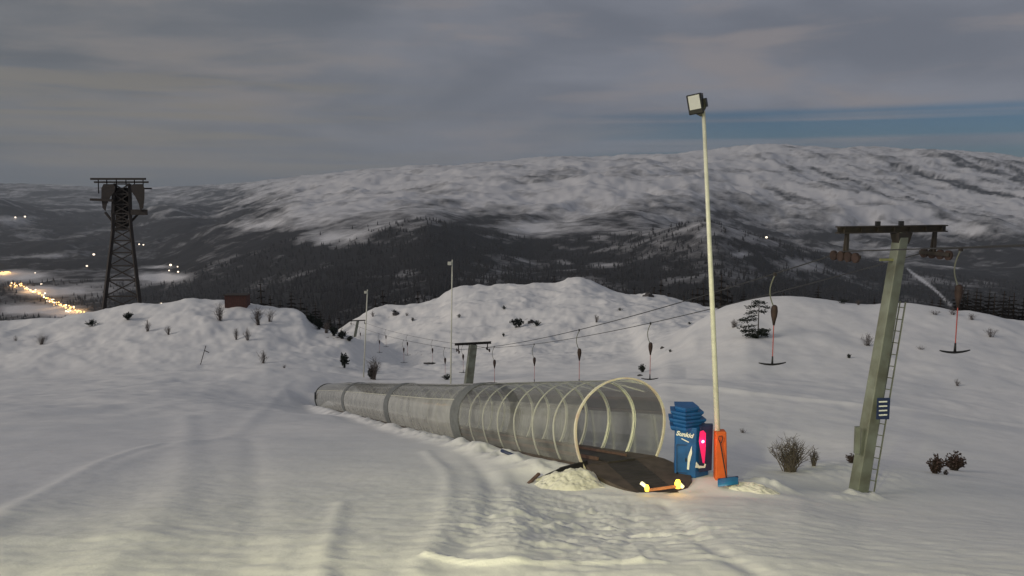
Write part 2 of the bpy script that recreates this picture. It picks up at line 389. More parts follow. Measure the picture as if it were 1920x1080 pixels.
# ------------------------------------------------------------------ far terrain: valley and mountains
SKYL = [(-700, 350), (-300, 350), (0, 347), (150, 350), (300, 350), (420, 347), (520, 340), (620, 330), (700, 322), (770, 313), (850, 311), (960, 303), (1080, 297), (1200, 292), (1320, 284), (1400, 276), (1450, 273),
        (1520, 279), (1600, 284), (1680, 283), (1750, 284), (1850, 291), (1920, 296), (2300, 300), (2700, 310)]
flines = [
 ('flat', 120.0, -60.0),
 [(-700, 960, 300), (600, 950, 300), (1000, 900, 300), (1400, 900, 300), (2700, 930, 300)],
 [(-700, 760, 800), (300, 740, 800), (600, 690, 800), (1000, 660, 800), (1500, 660, 800), (2700, 700, 800)],
 [(-700, 690, 1700), (0, 680, 1700), (400, 655, 1700), (600, 610, 1700), (800, 585, 1700), (1200, 590, 1700), (1500, 600, 1700), (1900, 610, 1700), (2700, 620, 1700)],
 [(-700, 605, 3000), (0, 598, 3000), (300, 585, 3000), (450, 560, 2900), (600, 525, 2800), (800, 505, 2600), (1000, 530, 2600), (1200, 520, 2600), (1350, 500, 2600), (1500, 540, 2700), (1700, 570, 2800), (1900, 575, 2900), (2700, 570, 3000)],
 [(-700, 515, 4600), (0, 512, 4600), (300, 510, 4600), (400, 480, 4300), (550, 450, 4000), (700, 440, 3700), (800, 432, 3500), (1000, 480, 3500), (1150, 470, 3500), (1250, 440, 3400), (1320, 418, 3300), (1420, 450, 3300), (1550, 492, 3400), (1700, 525, 3600), (1900, 530, 3800), (2700, 530, 4000)],
 [(-700, 470, 6500), (0, 462, 6500), (280, 455, 6500), (400, 430, 6000), (550, 395, 5400), (750, 395, 5000), (1000, 425, 4800), (1200, 420, 4800), (1320, 452, 4600), (1450, 470, 4800), (1600, 490, 5000), (1800, 480, 5200), (2700, 480, 5400)],
 [(-700, 395, 9500), (-100, 375, 9500), (0, 380, 9500), (60, 405, 9500), (200, 420, 9500), (290, 392, 9500), (320, 388, 9500), (400, 408, 9000), (500, 380, 8000), (650, 362, 7200), (850, 358, 6800), (1000, 372, 6500), (1150, 362, 6500), (1300, 372, 6500), (1450, 400, 6800), (1600, 405, 7000), (1750, 412, 7200), (1920, 418, 7200), (2700, 420, 7200)],
 [(-700, 385, 13500), (0, 380, 13500), (150, 385, 13500), (300, 392, 13500), (420, 378, 12500), (550, 348, 10500), (700, 330, 9000), (850, 325, 8800), (1000, 322, 8800), (1200, 318, 8800), (1320, 318, 9000), (1500, 322, 9500), (1700, 335, 9500), (1920, 345, 9500), (2700, 345, 9500)],
 [(px, py, 19500 if px < 450 else (19500 - (px - 450) * 20 if px < 800 else 12500)) for px, py in SKYL],
 [(-700, 420, 26000), (2700, 420, 26000)],
]
far_base = make_surface(flines, 7)
def zf(x, y):
    z = far_base(x, y)
    k = sstep(500, 3500, y)
    r = fbm(x / 2600, y / 2600, 7, 101, .52)
    rid = 1 - 2 * np.abs(fbm(x / 1500 + 7, y / 1500, 6, 131, .55))
    u = x / y
    rough = sstep(-.25, .45, u)
    z = z + k * (r * 75 + (rid - .5) * (40 + 60 * rough) * sstep(3800, 7000, y))
    rid2 = 1 - 2 * np.abs(fbm(x / 620 + 3, y / 800, 5, 171, .6))
    z = z + (rid2 - .5) * 52 * sstep(3600, 6000, y) * (1 - .5 * sstep(10500, 12000, y))
    z = z + sstep(300, 1200, y) * fbm(x / 420, y / 420, 5, 151, .55) * 26
    return z
rf = np.geomspace(150, 26000, 620); cf = np.linspace(-1.05, 1.05, 760)
Xf = rf[:, None] * cf[None, :]; Yf = np.repeat(rf[:, None], len(cf), 1)
Zf = zf(Xf.ravel(), Yf.ravel()).reshape(Xf.shape)
PXf, PYf = pxpy(Xf, Yf, Zf)
# how thick the forest stands: treeline from the photograph's layout, broken by noise
treeln_px = [-700, 0, 100, 300, 380, 500, 600, 680, 760, 830, 950, 1050, 1200, 1300, 1350, 1450, 1600, 1750, 1920, 2700]
treeln_py = [378, 378, 402, 420, 405, 440, 465, 470, 434, 436, 456, 462, 466, 440, 434, 458, 492, 500, 490, 490]
tl = np.interp(PXf, treeln_px, treeln_py)
fo = sstep(-110, 12, PYf - tl) * .62 + .12 + .07 * np.exp(-((PYf - tl + 45) / 38) ** 2)
fo = fo + .10 * np.exp(-((PXf - 1620) / 330) ** 2 - ((PYf - 350) / 60) ** 2)
streak = fbm(Xf / 900 + Yf / 3800, Yf / 900 - Xf / 6000, 6, 201, .6)
blob = fbm(Xf / 330, Yf / 330, 5, 231, .62)
steep = fbm(Xf / 150, Yf / 150, 4, 251, .6)
alt = fbm(Xf / 260 + 5, Zf / 42 + Yf / 2600, 6, 271, .62)
alt2 = fbm(Xf / 900 + 2, Zf / 110 + Yf / 5000, 5, 291, .6)
gz = np.abs(np.gradient(Zf, axis=0) / np.gradient(Yf, axis=0)); cliff = sstep(.42, .95, gz) * sstep(4000, 6500, Yf)
fo = fo + streak * .26 + blob * .22 + steep * .26 + fbm(Xf / 70, Yf / 90, 3, 261, .6) * .16 + alt * .34 + alt2 * .24 + cliff * .45
crag = fbm(Xf / 170 + Zf / 260, Zf / 420 + 4, 6, 311, .62)
fo = fo + np.maximum(0, crag - .02) * 1.25 * sstep(.22, .36, Xf / Yf) * sstep(6800, 7800, Yf) * sstep(12400, 11000, Yf)
fo = fo + .22 * np.maximum(0, crag) * sstep(6000, 7000, Yf)
fo = np.where(PYf > tl + 6, np.maximum(fo, .74 + .3 * streak + .25 * blob), fo)
# fields and clearings
for (cx, cy, rx, ry, v) in [(95, 545, 60, 9, 1.2), (35, 518, 45, 7, 1.1), (60, 580, 60, 9, 1.0), (130, 590, 35, 7, .9), (300, 520, 42, 7, 1.3), (290, 500, 30, 3, .8), (30, 412, 45, 8, .6), (90, 480, 60, 4, .5),
                            (1130, 497, 36, 6, .6), (1060, 492, 20, 6, .35), (1390, 478, 16, 5, .6), (960, 492, 40, 9, .3), (1500, 498, 60, 14, .45), (1530, 525, 30, 8, .3),
                            (630, 445, 60, 25, .45), (480, 420, 60, 14, .35), (1000, 435, 60, 14, .5)]:
    fo = fo - .85 * v * np.exp(-((PXf - cx) / rx) ** 2 - ((PYf - cy) / ry) ** 2)
# the cleared trail of a ski run climbing the wood on the right
tr = seg_dist(PXf, PYf, [(1702, 505), (1722, 520), (1755, 545), (1782, 572)])
fo = fo - .75 * np.exp(-(tr / 2.4) ** 2) * (Yf < 5200)
mfar = bpy.data.materials.new('mountain_snow_and_wood'); mfar.use_nodes = True
t = mfar.node_tree; b = t.nodes['Principled BSDF']; b.inputs['Roughness'].default_value = .85; b.inputs['Specular IOR Level'].default_value = .1
at = t.nodes.new('ShaderNodeAttribute'); at.attribute_name = 'forest'
gm = t.nodes.new('ShaderNodeNewGeometry')
n1 = t.nodes.new('ShaderNodeTexNoise'); n1.inputs['Scale'].default_value = .010; n1.inputs['Detail'].default_value = 8; n1.inputs['Roughness'].default_value = .78
t.links.new(gm.outputs['Position'], n1.inputs[0])
ma = t.nodes.new('ShaderNodeMath'); ma.operation = 'MULTIPLY_ADD'; ma.inputs[1].default_value = .95
t.links.new(n1.outputs['Fac'], ma.inputs[0]); t.links.new(at.outputs['Fac'], ma.inputs[2])
mr = t.nodes.new('ShaderNodeMapRange'); mr.inputs[1].default_value = .62; mr.inputs[2].default_value = 1.22
t.links.new(ma.outputs[0], mr.inputs[0])
mx = t.nodes.new('ShaderNodeMix'); mx.data_type = 'RGBA'; mx.inputs[6].default_value = (.62, .615, .63, 1); mx.inputs[7].default_value = (.022, .021, .022, 1)
t.links.new(mr.outputs[0], mx.inputs[0]); t.links.new(mx.outputs[2], b.inputs['Base Color'])
mountains = mesh_grid('mountains', Xf, Yf, Zf, mfar, {'forest': fo})
mountains['kind'] = 'structure'
def GF(px, py):
    a, yy, zz = ray(px, py)
    d = np.geomspace(350, 24000, 4000); z = zf(a / yy * d, d)
    below = np.where(z >= zz / yy * d)[0]
    k = below[0] if len(below) else -1
    return Vector((a / yy * d[k], d[k], z[k]))

# ------------------------------------------------------------------ mesh builder
class MB:
    def __init__(s): s.v = []; s.f = []
    def add(s, vs, fs):
        o = len(s.v); s.v += [tuple(v) for v in vs]; s.f += [tuple(i + o for i in f) for f in fs]; return s
    def box(s, c, size, M=None):
        c = Vector(c); hx, hy, hz = size[0] / 2, size[1] / 2, size[2] / 2
        vs = []
        for dx in (-hx, hx):
            for dy in (-hy, hy):
                for dz in (-hz, hz):
                    v = Vector((dx, dy, dz)); vs.append(c + (M @ v if M else v))
        return s.add(vs, [(0, 1, 3, 2), (4, 6, 7, 5), (0, 4, 5, 1), (2, 3, 7, 6), (0, 2, 6, 4), (1, 5, 7, 3)])
    def tube(s, pts, rad, n=8, cap=True):
        pts = [Vector(p) for p in pts]; rs = rad if isinstance(rad, (list, tuple)) else [rad] * len(pts)
        rings = []
        ref = None
        for i, p in enumerate(pts):
            d = (pts[min(i + 1, len(pts) - 1)] - pts[max(i - 1, 0)]).normalized()
            if ref is None: ref = Vector((0, 0, 1)) if abs(d.z) < .9 else Vector((1, 0, 0))
            a = d.cross(ref).normalized(); ref2 = a.cross(d).normalized(); ref = ref2
            rings.append([p + (a * math.cos(2 * math.pi * k / n) + ref2 * math.sin(2 * math.pi * k / n)) * rs[i] for k in range(n)])
        vs = [v for r in rings for v in r]; fs = []
        for i in range(len(pts) - 1):
            for k in range(n):
                fs.append((i * n + k, i * n + (k + 1) % n, (i + 1) * n + (k + 1) % n, (i + 1) * n + k))
        if cap: fs += [tuple(range(n - 1, -1, -1)), tuple((len(pts) - 1) * n + k for k in range(n))]
        return s.add(vs, fs)
    def beam(s, p0, p1, w, h, up=(0, 0, 1), w1=None, h1=None):
        """tapered rectangular bar"""
        p0 = Vector(p0); p1 = Vector(p1); d = (p1 - p0).normalized(); a = d.cross(Vector(up)).normalized(); u = a.cross(d)
        w1 = w if w1 is None else w1; h1 = h if h1 is None else h1
        vs = []
        for p, ww, hh in ((p0, w, h), (p1, w1, h1)):
            for sa, su in ((-1, -1), (1, -1), (1, 1), (-1, 1)): vs.append(p + a * sa * ww / 2 + u * su * hh / 2)
        return s.add(vs, [(3, 2, 1, 0), (4, 5, 6, 7), (0, 1, 5, 4), (1, 2, 6, 5), (2, 3, 7, 6), (3, 0, 4, 7)])
    def prism(s, poly, z0, z1, M=None, top=1.0):
        n = len(poly)
        vs = [Vector((x, y, z0)) for x, y in poly] + [Vector((x * top, y * top, z1)) for x, y in poly]
        if M: vs = [M @ v for v in vs]
        return s.add(vs, [tuple(range(n - 1, -1, -1)), tuple(range(n, 2 * n))] + [(i, (i + 1) % n, n + (i + 1) % n, n + i) for i in range(n)])
    def build(s, name, mat, parent=None, smooth=False, bevel=0, label=None):
        me = bpy.data.meshes.new(name); me.from_pydata(s.v, [], s.f); me.update()
        if smooth: me.polygons.foreach_set('use_smooth', [True] * len(me.polygons))
        me.materials.append(mat)
        o = bpy.data.objects.new(name, me); COL.objects.link(o)
        if parent: o.parent = parent; o.matrix_parent_inverse = Matrix.Translation(-parent.location)if parent.type == 'EMPTY' else Matrix()
        if bevel:
            m = o.modifiers.new('bevel', 'BEVEL'); m.width = bevel; m.segments = 2; m.limit_method = 'ANGLE'
        if label: o['label'] = label
        return o
def tag(o, label, cat, group=None, kind=None):
    o['label'] = label; o['category'] = cat
    if group: o['group'] = group
    if kind: o['kind'] = kind
    return o
def thing(name, loc, label, cat, group=None):
    o = bpy.data.objects.new(name, None); COL.objects.link(o); o.location = loc; o.empty_display_size = .2
    return tag(o, label, cat, group)
def copy_tree(o, parent=None):
    c = o.copy(); COL.objects.link(c)
    if parent: c.parent = parent
    for ch in [k for k in COL.objects if k.parent == o]: copy_tree(ch, c)
    return c
def text_part(txt, M, size, mat, parent, shear=0., name='lettering', width=None):
    cu = bpy.data.curves.new('t', 'FONT'); cu.body = txt; cu.size = size; cu.extrude = .004; cu.shear = shear; cu.offset = size * .035
    cu.align_x = 'CENTER'; cu.align_y = 'CENTER'
    to = bpy.data.objects.new('t', cu); COL.objects.link(to)
    dg = bpy.context.evaluated_depsgraph_get(); me = bpy.data.meshes.new_from_object(to.evaluated_get(dg))
    bpy.data.objects.remove(to)
    me.name = name; me.transform(M); me.materials.clear(); me.materials.append(mat)
    o = bpy.data.objects.new(name, me); COL.objects.link(o); o.parent = parent
    o.matrix_parent_inverse = Matrix.Translation(-parent.location) if parent.type == 'EMPTY' else Matrix()
    return o

M_hoop = material('tube_hoop', (.80, .81, .66), .22, 0, .08, 9, spec=.6)
M_hoop_f = material('weathered_front_hoop', (.66, .62, .50), .4, 0, .1, 3, color2=(.60, .46, .37), thr=(.45, .7))
M_band = material('grey_rubber_band', (.17, .18, .18), .7, 0, .15, 5)
M_rubber = material('black_belt_rubber', (.045, .039, .036), .6, 0, .25, 3, bump=.3, bscale=60)
M_side = material('dark_side_board', (.085, .066, .058), .8, 0, .2, 4)
M_bluepl = material('blue_padding', (.012, .098, .30), .5, 0, .15, 5, bump=.15, bscale=12)
M_darkblue = material('dark_blue_panel', (.02, .035, .10), .5, 0, .2, 5)
M_white = material('white_print', (.75, .77, .72), .5, 0, .04, 8)
M_orange = material('orange_padding', (.62, .115, .02), .55, 0, .12, 5, bump=.2, bscale=9)
M_polew = material('whitewashed_steel_pole', (.66, .66, .55), .45, 0, .1, 4, spec=.5)
M_black = material('black_housing', (.02, .02, .022), .5, 0, .2, 7)
M_lens = material('white_lamp_lens', (.50, .50, .45), .3, 0, .03, 12, emit=(1, .97, .85), estr=.10)
M_galv = material('green_grey_galvanised_steel', (.225, .245, .205), .6, .2, .22, 2.2, color2=(.13, .13, .10), thr=(.35, .7), bump=.2, bscale=10)
M_rust = material('dark_rusty_steel', (.055, .045, .037), .75, .2, .3, 4, color2=(.03, .027, .028))
M_rubwheel = material('sheave_steel', (.07, .045, .04), .7, .3, .3, 4)
M_rope = material('steel_rope', (.07, .07, .075), .6, .5, .1, 5)
M_red = material('faded_red_cord', (.42, .09, .08), .7, 0, .15, 5)
M_bar = material('black_rubber_bar', (.012, .012, .014), .5, 0, .1, 8)
M_twig = material('brown_twigs', (.12, .10, .092), .9, 0, .2, 3)
M_needle = material('spruce_needles', (.024, .032, .026), .9, 0, .25, 3, color2=(.014, .018, .015))
M_redneedle = material('winter_brown_needles', (.06, .036, .034), .9, 0, .25, 3, color2=(.022, .018, .016))
M_needle2 = material('dark_spruce_needles', (.007, .006, .006), .9, 0, .25, .05)
M_bark = material('bark', (.05, .038, .03), .9, 0, .2, 6)
M_rock = material('wind_bared_rock', (.09, .085, .085), .9, 0, .25, 3, bump=.5, bscale=6)
M_redwood = material('red_brown_wood', (.085, .034, .028), .8, 0, .2, 3)
M_pile = snow_material('shovelled_snow')
for n_ in M_pile.node_tree.nodes:
    if n_.type == 'MIX' and not n_.inputs[6].is_linked: n_.inputs[6].default_value = (.66, .64, .57, 1); n_.inputs[7].default_value = (.50, .49, .44, 1)
M_blueblade = material('blue_plastic_blade', (.02, .16, .34), .4, 0, .1, 6)
M_pink = material('pink_lit_display', (.6, .02, .12), .4, 0, .05, 8, emit=(1, .02, .14), estr=.5)
M_led = material('pink_led', (1, .5, .7), .4, emit=(1, .35, .62), estr=9)
M_yel = material('yellow_signal_lamp', (.9, .6, .1), .4, emit=(1, .60, .06), estr=3.0)
M_yelw = material('white_lit_cap', (.85, .85, .75), .4, emit=(1, .85, .45), estr=1.0)
M_wood = material('weathered_plank', (.14, .085, .07), .85, 0, .2, 5)

# clear polycarbonate
def poly_mat(name, lo, hi, gl):
  global M_poly
  M_poly = bpy.data.materials.new(name); M_poly.use_nodes = True
  t = M_poly.node_tree; t.nodes.clear()
  o_ = t.nodes.new('ShaderNodeOutputMaterial')
  tr_ = t.nodes.new('ShaderNodeBsdfTransparent'); tr_.inputs[0].default_value = (.93, .935, .915, 1)
  df_ = t.nodes.new('ShaderNodeBsdfDiffuse'); df_.inputs[0].default_value = (.56, .56, .53, 1)
  gl_ = t.nodes.new('ShaderNodeBsdfGlossy'); gl_.inputs['Roughness'].default_value = .06; gl_.inputs[0].default_value = (.9, .9, .88, 1)
  fr_ = t.nodes.new('ShaderNodeLayerWeight'); fr_.inputs[0].default_value = .22
  tcp = t.nodes.new('ShaderNodeTexCoord'); np_ = t.nodes.new('ShaderNodeTexNoise'); np_.inputs['Scale'].default_value = 1.6; np_.inputs['Detail'].default_value = 6
  t.links.new(tcp.outputs['Object'], np_.inputs[0])
  mrp = t.nodes.new('ShaderNodeMapRange'); mrp.inputs[1].default_value = .3; mrp.inputs[2].default_value = .7; mrp.inputs[3].default_value = lo; mrp.inputs[4].default_value = hi
  t.links.new(np_.outputs['Fac'], mrp.inputs[0])
  m1 = t.nodes.new('ShaderNodeMixShader'); m2 = t.nodes.new('ShaderNodeMixShader')
  t.links.new(mrp.outputs[0], m1.inputs[0]); t.links.new(tr_.outputs[0], m1.inputs[1]); t.links.new(df_.outputs[0], m1.inputs[2])
  mp = t.nodes.new('ShaderNodeMath'); mp.operation = 'MULTIPLY'; mp.inputs[1].default_value = gl
  t.links.new(fr_.outputs['Fresnel'], mp.inputs[0])
  t.links.new(mp.outputs[0], m2.inputs[0]); t.links.new(m1.outputs[0], m2.inputs[1]); t.links.new(gl_.outputs[0], m2.inputs[2])
  t.links.new(m2.outputs[0], o_.inputs[0])
  return M_poly
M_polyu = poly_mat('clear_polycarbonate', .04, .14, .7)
M_polyl = poly_mat('painted_sheen_polycarbonate', .12, .32, .75)  # lower panels: reflection of lit snow painted in as a paler diffuse share
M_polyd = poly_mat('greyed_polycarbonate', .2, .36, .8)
M_polyf = poly_mat('strong_painted_sheen_polycarbonate', .40, .64, .8)  # same painted snow reflection, stronger, for the far sections

# ------------------------------------------------------------------ covered conveyor
def profile(k):            # k in 0..1 from the left foot over the top to the right foot
    a = math.radians(-39) + (math.radians(180 + 39 * 2)) * (1 - k)
    c, s = math.cos(a), math.sin(a)
    return (1.19 * c, 1.0 + (1.15 * s if s > 0 else 1.6 * s))
def axpt(d):
    return Vector((axis_x(d), d, float(axis_z(d))))
def ring(d, n=40, grow=0.):
    c = axpt(d); out = []
    for i in range(n + 1):
        x, z = profile(i / n)
        r = 1 + grow / 1.15
        out.append(c + PERP * (x * r) + Vector((0, 0, 1.0 + (z - 1.0) * r)))
    return out
tun = thing('conveyor_tunnel', axpt(20), 'long clear plastic tunnel arched over the beginners conveyor, curving down the slope', 'tunnel')
SEC = [20.0, 30.2, 42.4, 57.0, TUN_END]
def hoop(d, wd, th, mat, name='hoop', grow=.012, label=None):
    A = ring(d, 40, grow); dd = (axpt(d + .5) - axpt(d - .5) if d > 20.6 else axpt(21) - axpt(20)).normalized() * wd / 2; m = MB(); c = axpt(d) + Vector((0, 0, 1))
    vs = []
    for p in A:
        out = (p - c).normalized()
        vs += [p - dd, p + dd, p + dd + out * th, p - dd + out * th]
    fs = []
    for i in range(len(A) - 1):
        for k in range(4): fs.append((i*4 + k, i*4 + (k + 1) % 4, (i+1)*4 + (k + 1) % 4, (i+1)*4 + k))
    fs += [(3, 2, 1, 0), tuple(4 * (len(A) - 1) + k for k in range(4))]
    m.add(vs, fs); return m.build(name, mat, tun, label=label)
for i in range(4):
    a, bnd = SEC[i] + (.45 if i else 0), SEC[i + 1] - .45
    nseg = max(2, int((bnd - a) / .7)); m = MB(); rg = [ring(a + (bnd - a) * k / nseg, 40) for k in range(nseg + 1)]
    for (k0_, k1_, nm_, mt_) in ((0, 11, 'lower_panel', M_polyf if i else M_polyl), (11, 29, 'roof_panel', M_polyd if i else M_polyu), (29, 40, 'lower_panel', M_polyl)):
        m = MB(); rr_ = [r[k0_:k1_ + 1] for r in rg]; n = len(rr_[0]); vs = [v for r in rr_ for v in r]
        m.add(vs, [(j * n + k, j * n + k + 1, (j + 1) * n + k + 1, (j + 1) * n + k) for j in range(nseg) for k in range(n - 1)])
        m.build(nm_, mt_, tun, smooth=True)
d = 20.0; step = 1.5 * AXN.y
hoop(20.0, .09, .045, M_hoop_f, label='cream front hoop with a rusty brown upper left')
while d + step < TUN_END - .3:
    d += step
    if min(abs(d - s) for s in SEC) > .7: hoop(d, .085 if d < 31 else .06, .02, M_hoop, grow=-.03)
for a, bnd in zip(SEC[1:-1], SEC[2:]):
    for kk in (11, 29):
        m = MB(); m.tube([ring(a + .5 + (bnd - a - 1.0) * q_ / 8, 40, .014)[kk] for q_ in range(9)], .016, 6)
        m.build('seam_glint', M_polew, tun)  # pale strip along the panel joint, added to draw the glint there
for s in SEC[1:4]:
    hoop(s, 1.15, .012, M_band, 'joint_band')
hoop(TUN_END, .5, .03, M_band, 'end_band')
m = MB()
for sd_ in (-1, 1):
    for a, bnd in zip(SEC[:-1], SEC[1:]):
        pa, pb = axpt(a) + PERP * sd_ * .96 + Vector((0, 0, .03)), axpt(bnd) + PERP * sd_ * .96 + Vector((0, 0, .03))
        m.beam(pa, pb, .08, .16)
m.build('base_rail', M_side, tun)
m = MB(); e = ring(TUN_END + .3, 30)
m.add([axpt(TUN_END + .3) + Vector((0, 0, .6))] + e, [(0, i + 1, i + 2) for i in range(len(e) - 1)]); 
m.build('end_curtain', M_band, tun)
m = MB(); c = axpt(TUN_END - .8) - PERP * 1.21 + Vector((0, 0, 1.15))
m.tube([c, c - PERP * .08], .32, 16); m.build('vent_cover', M_black, tun)

# belt with its loading platform in front of the arch
cv = thing('belt_conveyor', axpt(18.4), 'black rubber belt conveyor running into the tunnel, with dark loading platform', 'conveyor')
def strip(mb, d0, d1, s0, s1, z0, z1, nd=24):
    ds = [d0 + (d1 - d0) * i / nd for i in range(nd + 1)]
    for q0, q1 in zip(ds[:-1], ds[1:]):
        a, b2 = axpt(q0), axpt(q1)
        if q0 < 20: a.z = axpt(20).z - (20 - q0) * (-.10)
        if q1 < 20: b2.z = axpt(20).z - (20 - q1) * (-.10)
        vs = []
        for c_, z in ((a, z0), (a, z1), (b2, z0), (b2, z1)):
            for s_ in (s0, s1): vs.append(c_ + PERP * s_ + Vector((0, 0, z)))
        mb.add(vs, [(0, 1, 3, 2), (4, 6, 7, 5), (0, 4, 5, 1), (2, 3, 7, 6), (0, 2, 6, 4), (1, 5, 7, 3)])
m = MB(); strip(m, 19.9, TUN_END - 1, -.36, .36, .10, .14, 60); m.build('belt', M_rubber, cv)
for s0, s1 in ((-.92, -.38), (.38, .92)):
    m = MB(); strip(m, 19.9, TUN_END - 1, s0, s1, .02, .11, 60); m.build('walkway', M_side, cv)
for s0, s1 in ((-.415, -.375), (.375, .415)):
    m = MB(); strip(m, 20.4, TUN_END - 1, s0, s1, .112, .20, 60); m.build('side_guard', M_wood, cv)
# platform skirts fanning out of the arch
def plat(pts, th, name, mat, lab=None):
    m = MB(); n = len(pts); vs = [Vector(p) for p in pts] + [Vector(p) - Vector((0, 0, th)) for p in pts]
    m.add(vs, [tuple(range(n)), tuple(range(2 * n - 1, n - 1, -1))] + [(i, n + i, n + (i + 1) % n, (i + 1) % n) for i in range(n)])
    return m.build(name, mat, cv, label=lab)
z0 = axpt(20).z
q = lambda px, py, d: P(px, py, d)
def fp(s_, f_, dz=0.):
    c_ = axpt(20.0); return Vector((c_.x, c_.y, z0 + .115 - .085 * f_ + dz)) + PERP * s_ - Vector((AXN.x, AXN.y, 0)) * f_
def ribbed(name, left, right, mat, n=14):
    """a slab running from the arch to the front, lightly ribbed across"""
    m = MB(); lo, hi = [], []
    for i in range(n * 2 + 1):
        t_ = i / (n * 2)
        def at_(pl):
            k_ = t_ * (len(pl) - 1); a_ = min(int(k_), len(pl) - 2); w_ = k_ - a_; return (pl[a_][0] * (1 - w_) + pl[a_ + 1][0] * w_, pl[a_][1] * (1 - w_) + pl[a_ + 1][1] * w_)
        (sl, f_l), (sr, f_r) = at_(left), at_(right); dz_ = .008 * (i % 2)
        hi += [fp(sl, f_l, dz_), fp(sr, f_r, dz_)]; lo += [fp(sl, f_l, -.09), fp(sr, f_r, -.09)]
    N_ = len(hi); fs = []
    for i in range(0, N_ - 2, 2):
        fs += [(i, i + 1, i + 3, i + 2), (N_ + i, N_ + i + 2, N_ + i + 3, N_ + i + 1), (i, i + 2, N_ + i + 2, N_ + i), (i + 1, N_ + i + 1, N_ + i + 3, i + 3)]
    fs += [(0, N_, N_ + 1, 1), (N_ - 2, N_ - 1, 2 * N_ - 1, 2 * N_ - 2)]
    m.add(hi + lo, fs); return m.build(name, mat, cv)
ribbed('belt_head', [(-.40, -.02), (-.42, .7), (-.42, 1.4), (-.40, 1.95)], [(.40, -.02), (.42, .7), (.42, 1.4), (.44, 2.0)], M_rubber)
ribbed('side_plate', [(-.95, -.02), (-.98, .4), (-.92, .9), (-.74, 1.35), (-.52, 1.75), (-.43, 1.9)], [(-.405, -.02), (-.424, .7), (-.424, 1.2), (-.424, 1.5), (-.424, 1.7), (-.42, 1.92)], M_side, 3)
ribbed('side_plate', [(.405, -.02), (.424, .7), (.424, 1.2), (.424, 1.6), (.434, 1.8), (.444, 1.97)], [(.95, -.02), (1.15, .3), (1.28, .7), (1.30, 1.1), (1.15, 1.5), (.80, 1.85)], M_side, 3)
m = MB(); m.tube([fp(-.40, 1.97, -.03), fp(.44, 2.02, -.03)], .05, 10); m.build('end_roller', M_rust, cv)

# yellow signal lamps joined by an orange bar across the end of the belt
sb = thing('signal_bar', q(1212, 922, 17.95), 'glowing orange bar with two yellow lamps across the belt end', 'signal light')
m = MB(); m.beam(q(1216, 919, 17.9), q(1275, 911, 18.1), .05, .05); m.build('orange_bar', material('pale_orange_bar', (.72, .30, .13), .5), sb)
for (px, py, d, r) in ((1213, 914, 17.9, .055), (1271, 906, 18.1, .075)):
    m = MB(); p = q(px, py, d); m.tube([p - Vector((0, 0, r * 1.5)), p, p + Vector((0, 0, r))], [r * .8, r, r * .6], 10)
    m.build('lamp', M_yel, sb, smooth=True)
m = MB(); m.beam(q(1202, 905, 18.0), q(1211, 912, 17.92), .06, .06); m.build('lamp_cap', M_yelw, sb)
m = MB(); m.beam(q(1275, 908, 18.12), q(1281, 914, 18.05), .06, .06); m.build('lamp_cap', M_yelw, sb)
def glow(loc, e, col, r=.05):
    d = bpy.data.lights.new('lamp_glow', 'POINT'); d.energy = e; d.color = col; d.shadow_soft_size = r
    o = bpy.data.objects.new('lamp_glow', d); COL.objects.link(o); o.location = loc
glow(q(1271, 893, 17.9), 2.0, (1, .45, .1))

# snow heap beside the loading mat, the dark board behind it and a plank
def heap(name, c, rx, ry, h, ang, seed, label, mat=M_pile):
    n = 90; xs = np.linspace(-1.25, 1.25, n); XX, YY = np.meshgrid(xs, xs)
    r = np.sqrt(XX ** 2 + YY ** 2); r = r * (1 + .35 * fbm(XX * 1.7 + seed, YY * 1.7, 3, seed))
    hh = h * (np.maximum(0, 1 - r ** 1.7)) ** .8
    hh = hh + (hh > 0.01) * h * (.35 * fbm(XX * 3 + seed, YY * 3, 4, seed + 3, .6) + .05 * np.abs(fbm(XX * 7, YY * 7, 3, seed + 5))) * np.minimum(1, hh / h * 3)
    ca, sa = math.cos(ang), math.sin(ang)
    wx = c[0] + XX * rx * ca - YY * ry * sa; wy = c[1] + XX * rx * sa + YY * ry * ca
    wz = zn(wx.ravel(), wy.ravel()).reshape(wx.shape) + hh - .04
    o = mesh_grid(name, wx, wy, wz, mat, {'bare': np.zeros_like(wx)})
    return tag(o, label, 'snow heap')
g0 = q(1068, 918, 18.7)
heap('snow_heap', (g0.x, g0.y), .92, .50, .36, .28, 5, 'shovelled heap of bright lumpy snow left of the loading mat')
g1 = q(1395, 922, 18.6)
heap('snow_heap', (g1.x + .2, g1.y), .66, .30, .16, -.15, 19, 'low ridge of shovelled snow right of the blue shovel blade')
bd = MB(); bd.beam(q(1006, 903, 18.95), q(1052, 882, 19.3), .05, .12); bd.beam(q(1050, 883, 19.3), q(1101, 869, 19.7), .05, .16)
tag(bd.build('edge_board', M_black), 'black rubber edge board behind the snow heap, running to the arch', 'board')
pk = MB(); pk.beam(q(980, 917, 18.5), q(1011, 888, 19.0), .07, .05)
tag(pk.build('plank', M_wood), 'thin reddish plank leaning left of the snow heap', 'plank')
for (px, py, r, lab) in ((948, 848, .22, 'dark hose end sticking out under the tunnel edge'),):
    m = MB(); p = G(px, py + 6); m.tube([p + Vector((-.1, .3, .02)), p + Vector((0, 0, .08)), p + Vector((.25, -.15, .02))], .05, 8)
    tag(m.build('hose', M_darkblue), lab, 'hose')

# ------------------------------------------------------------------ blue control column
d0 = 19.3; B0 = P(1297, 903, d0); sc = d0 / FPX / .965
bx = thing('lift_control_box', B0, 'blue padded control column with stepped top and pink lit panel beside the arch', 'control box')
def wp(px, py, dy=0.): return P(px, py, d0 + dy)
m = MB()
fa, fb = wp(1266, 890), wp(1312, 893)
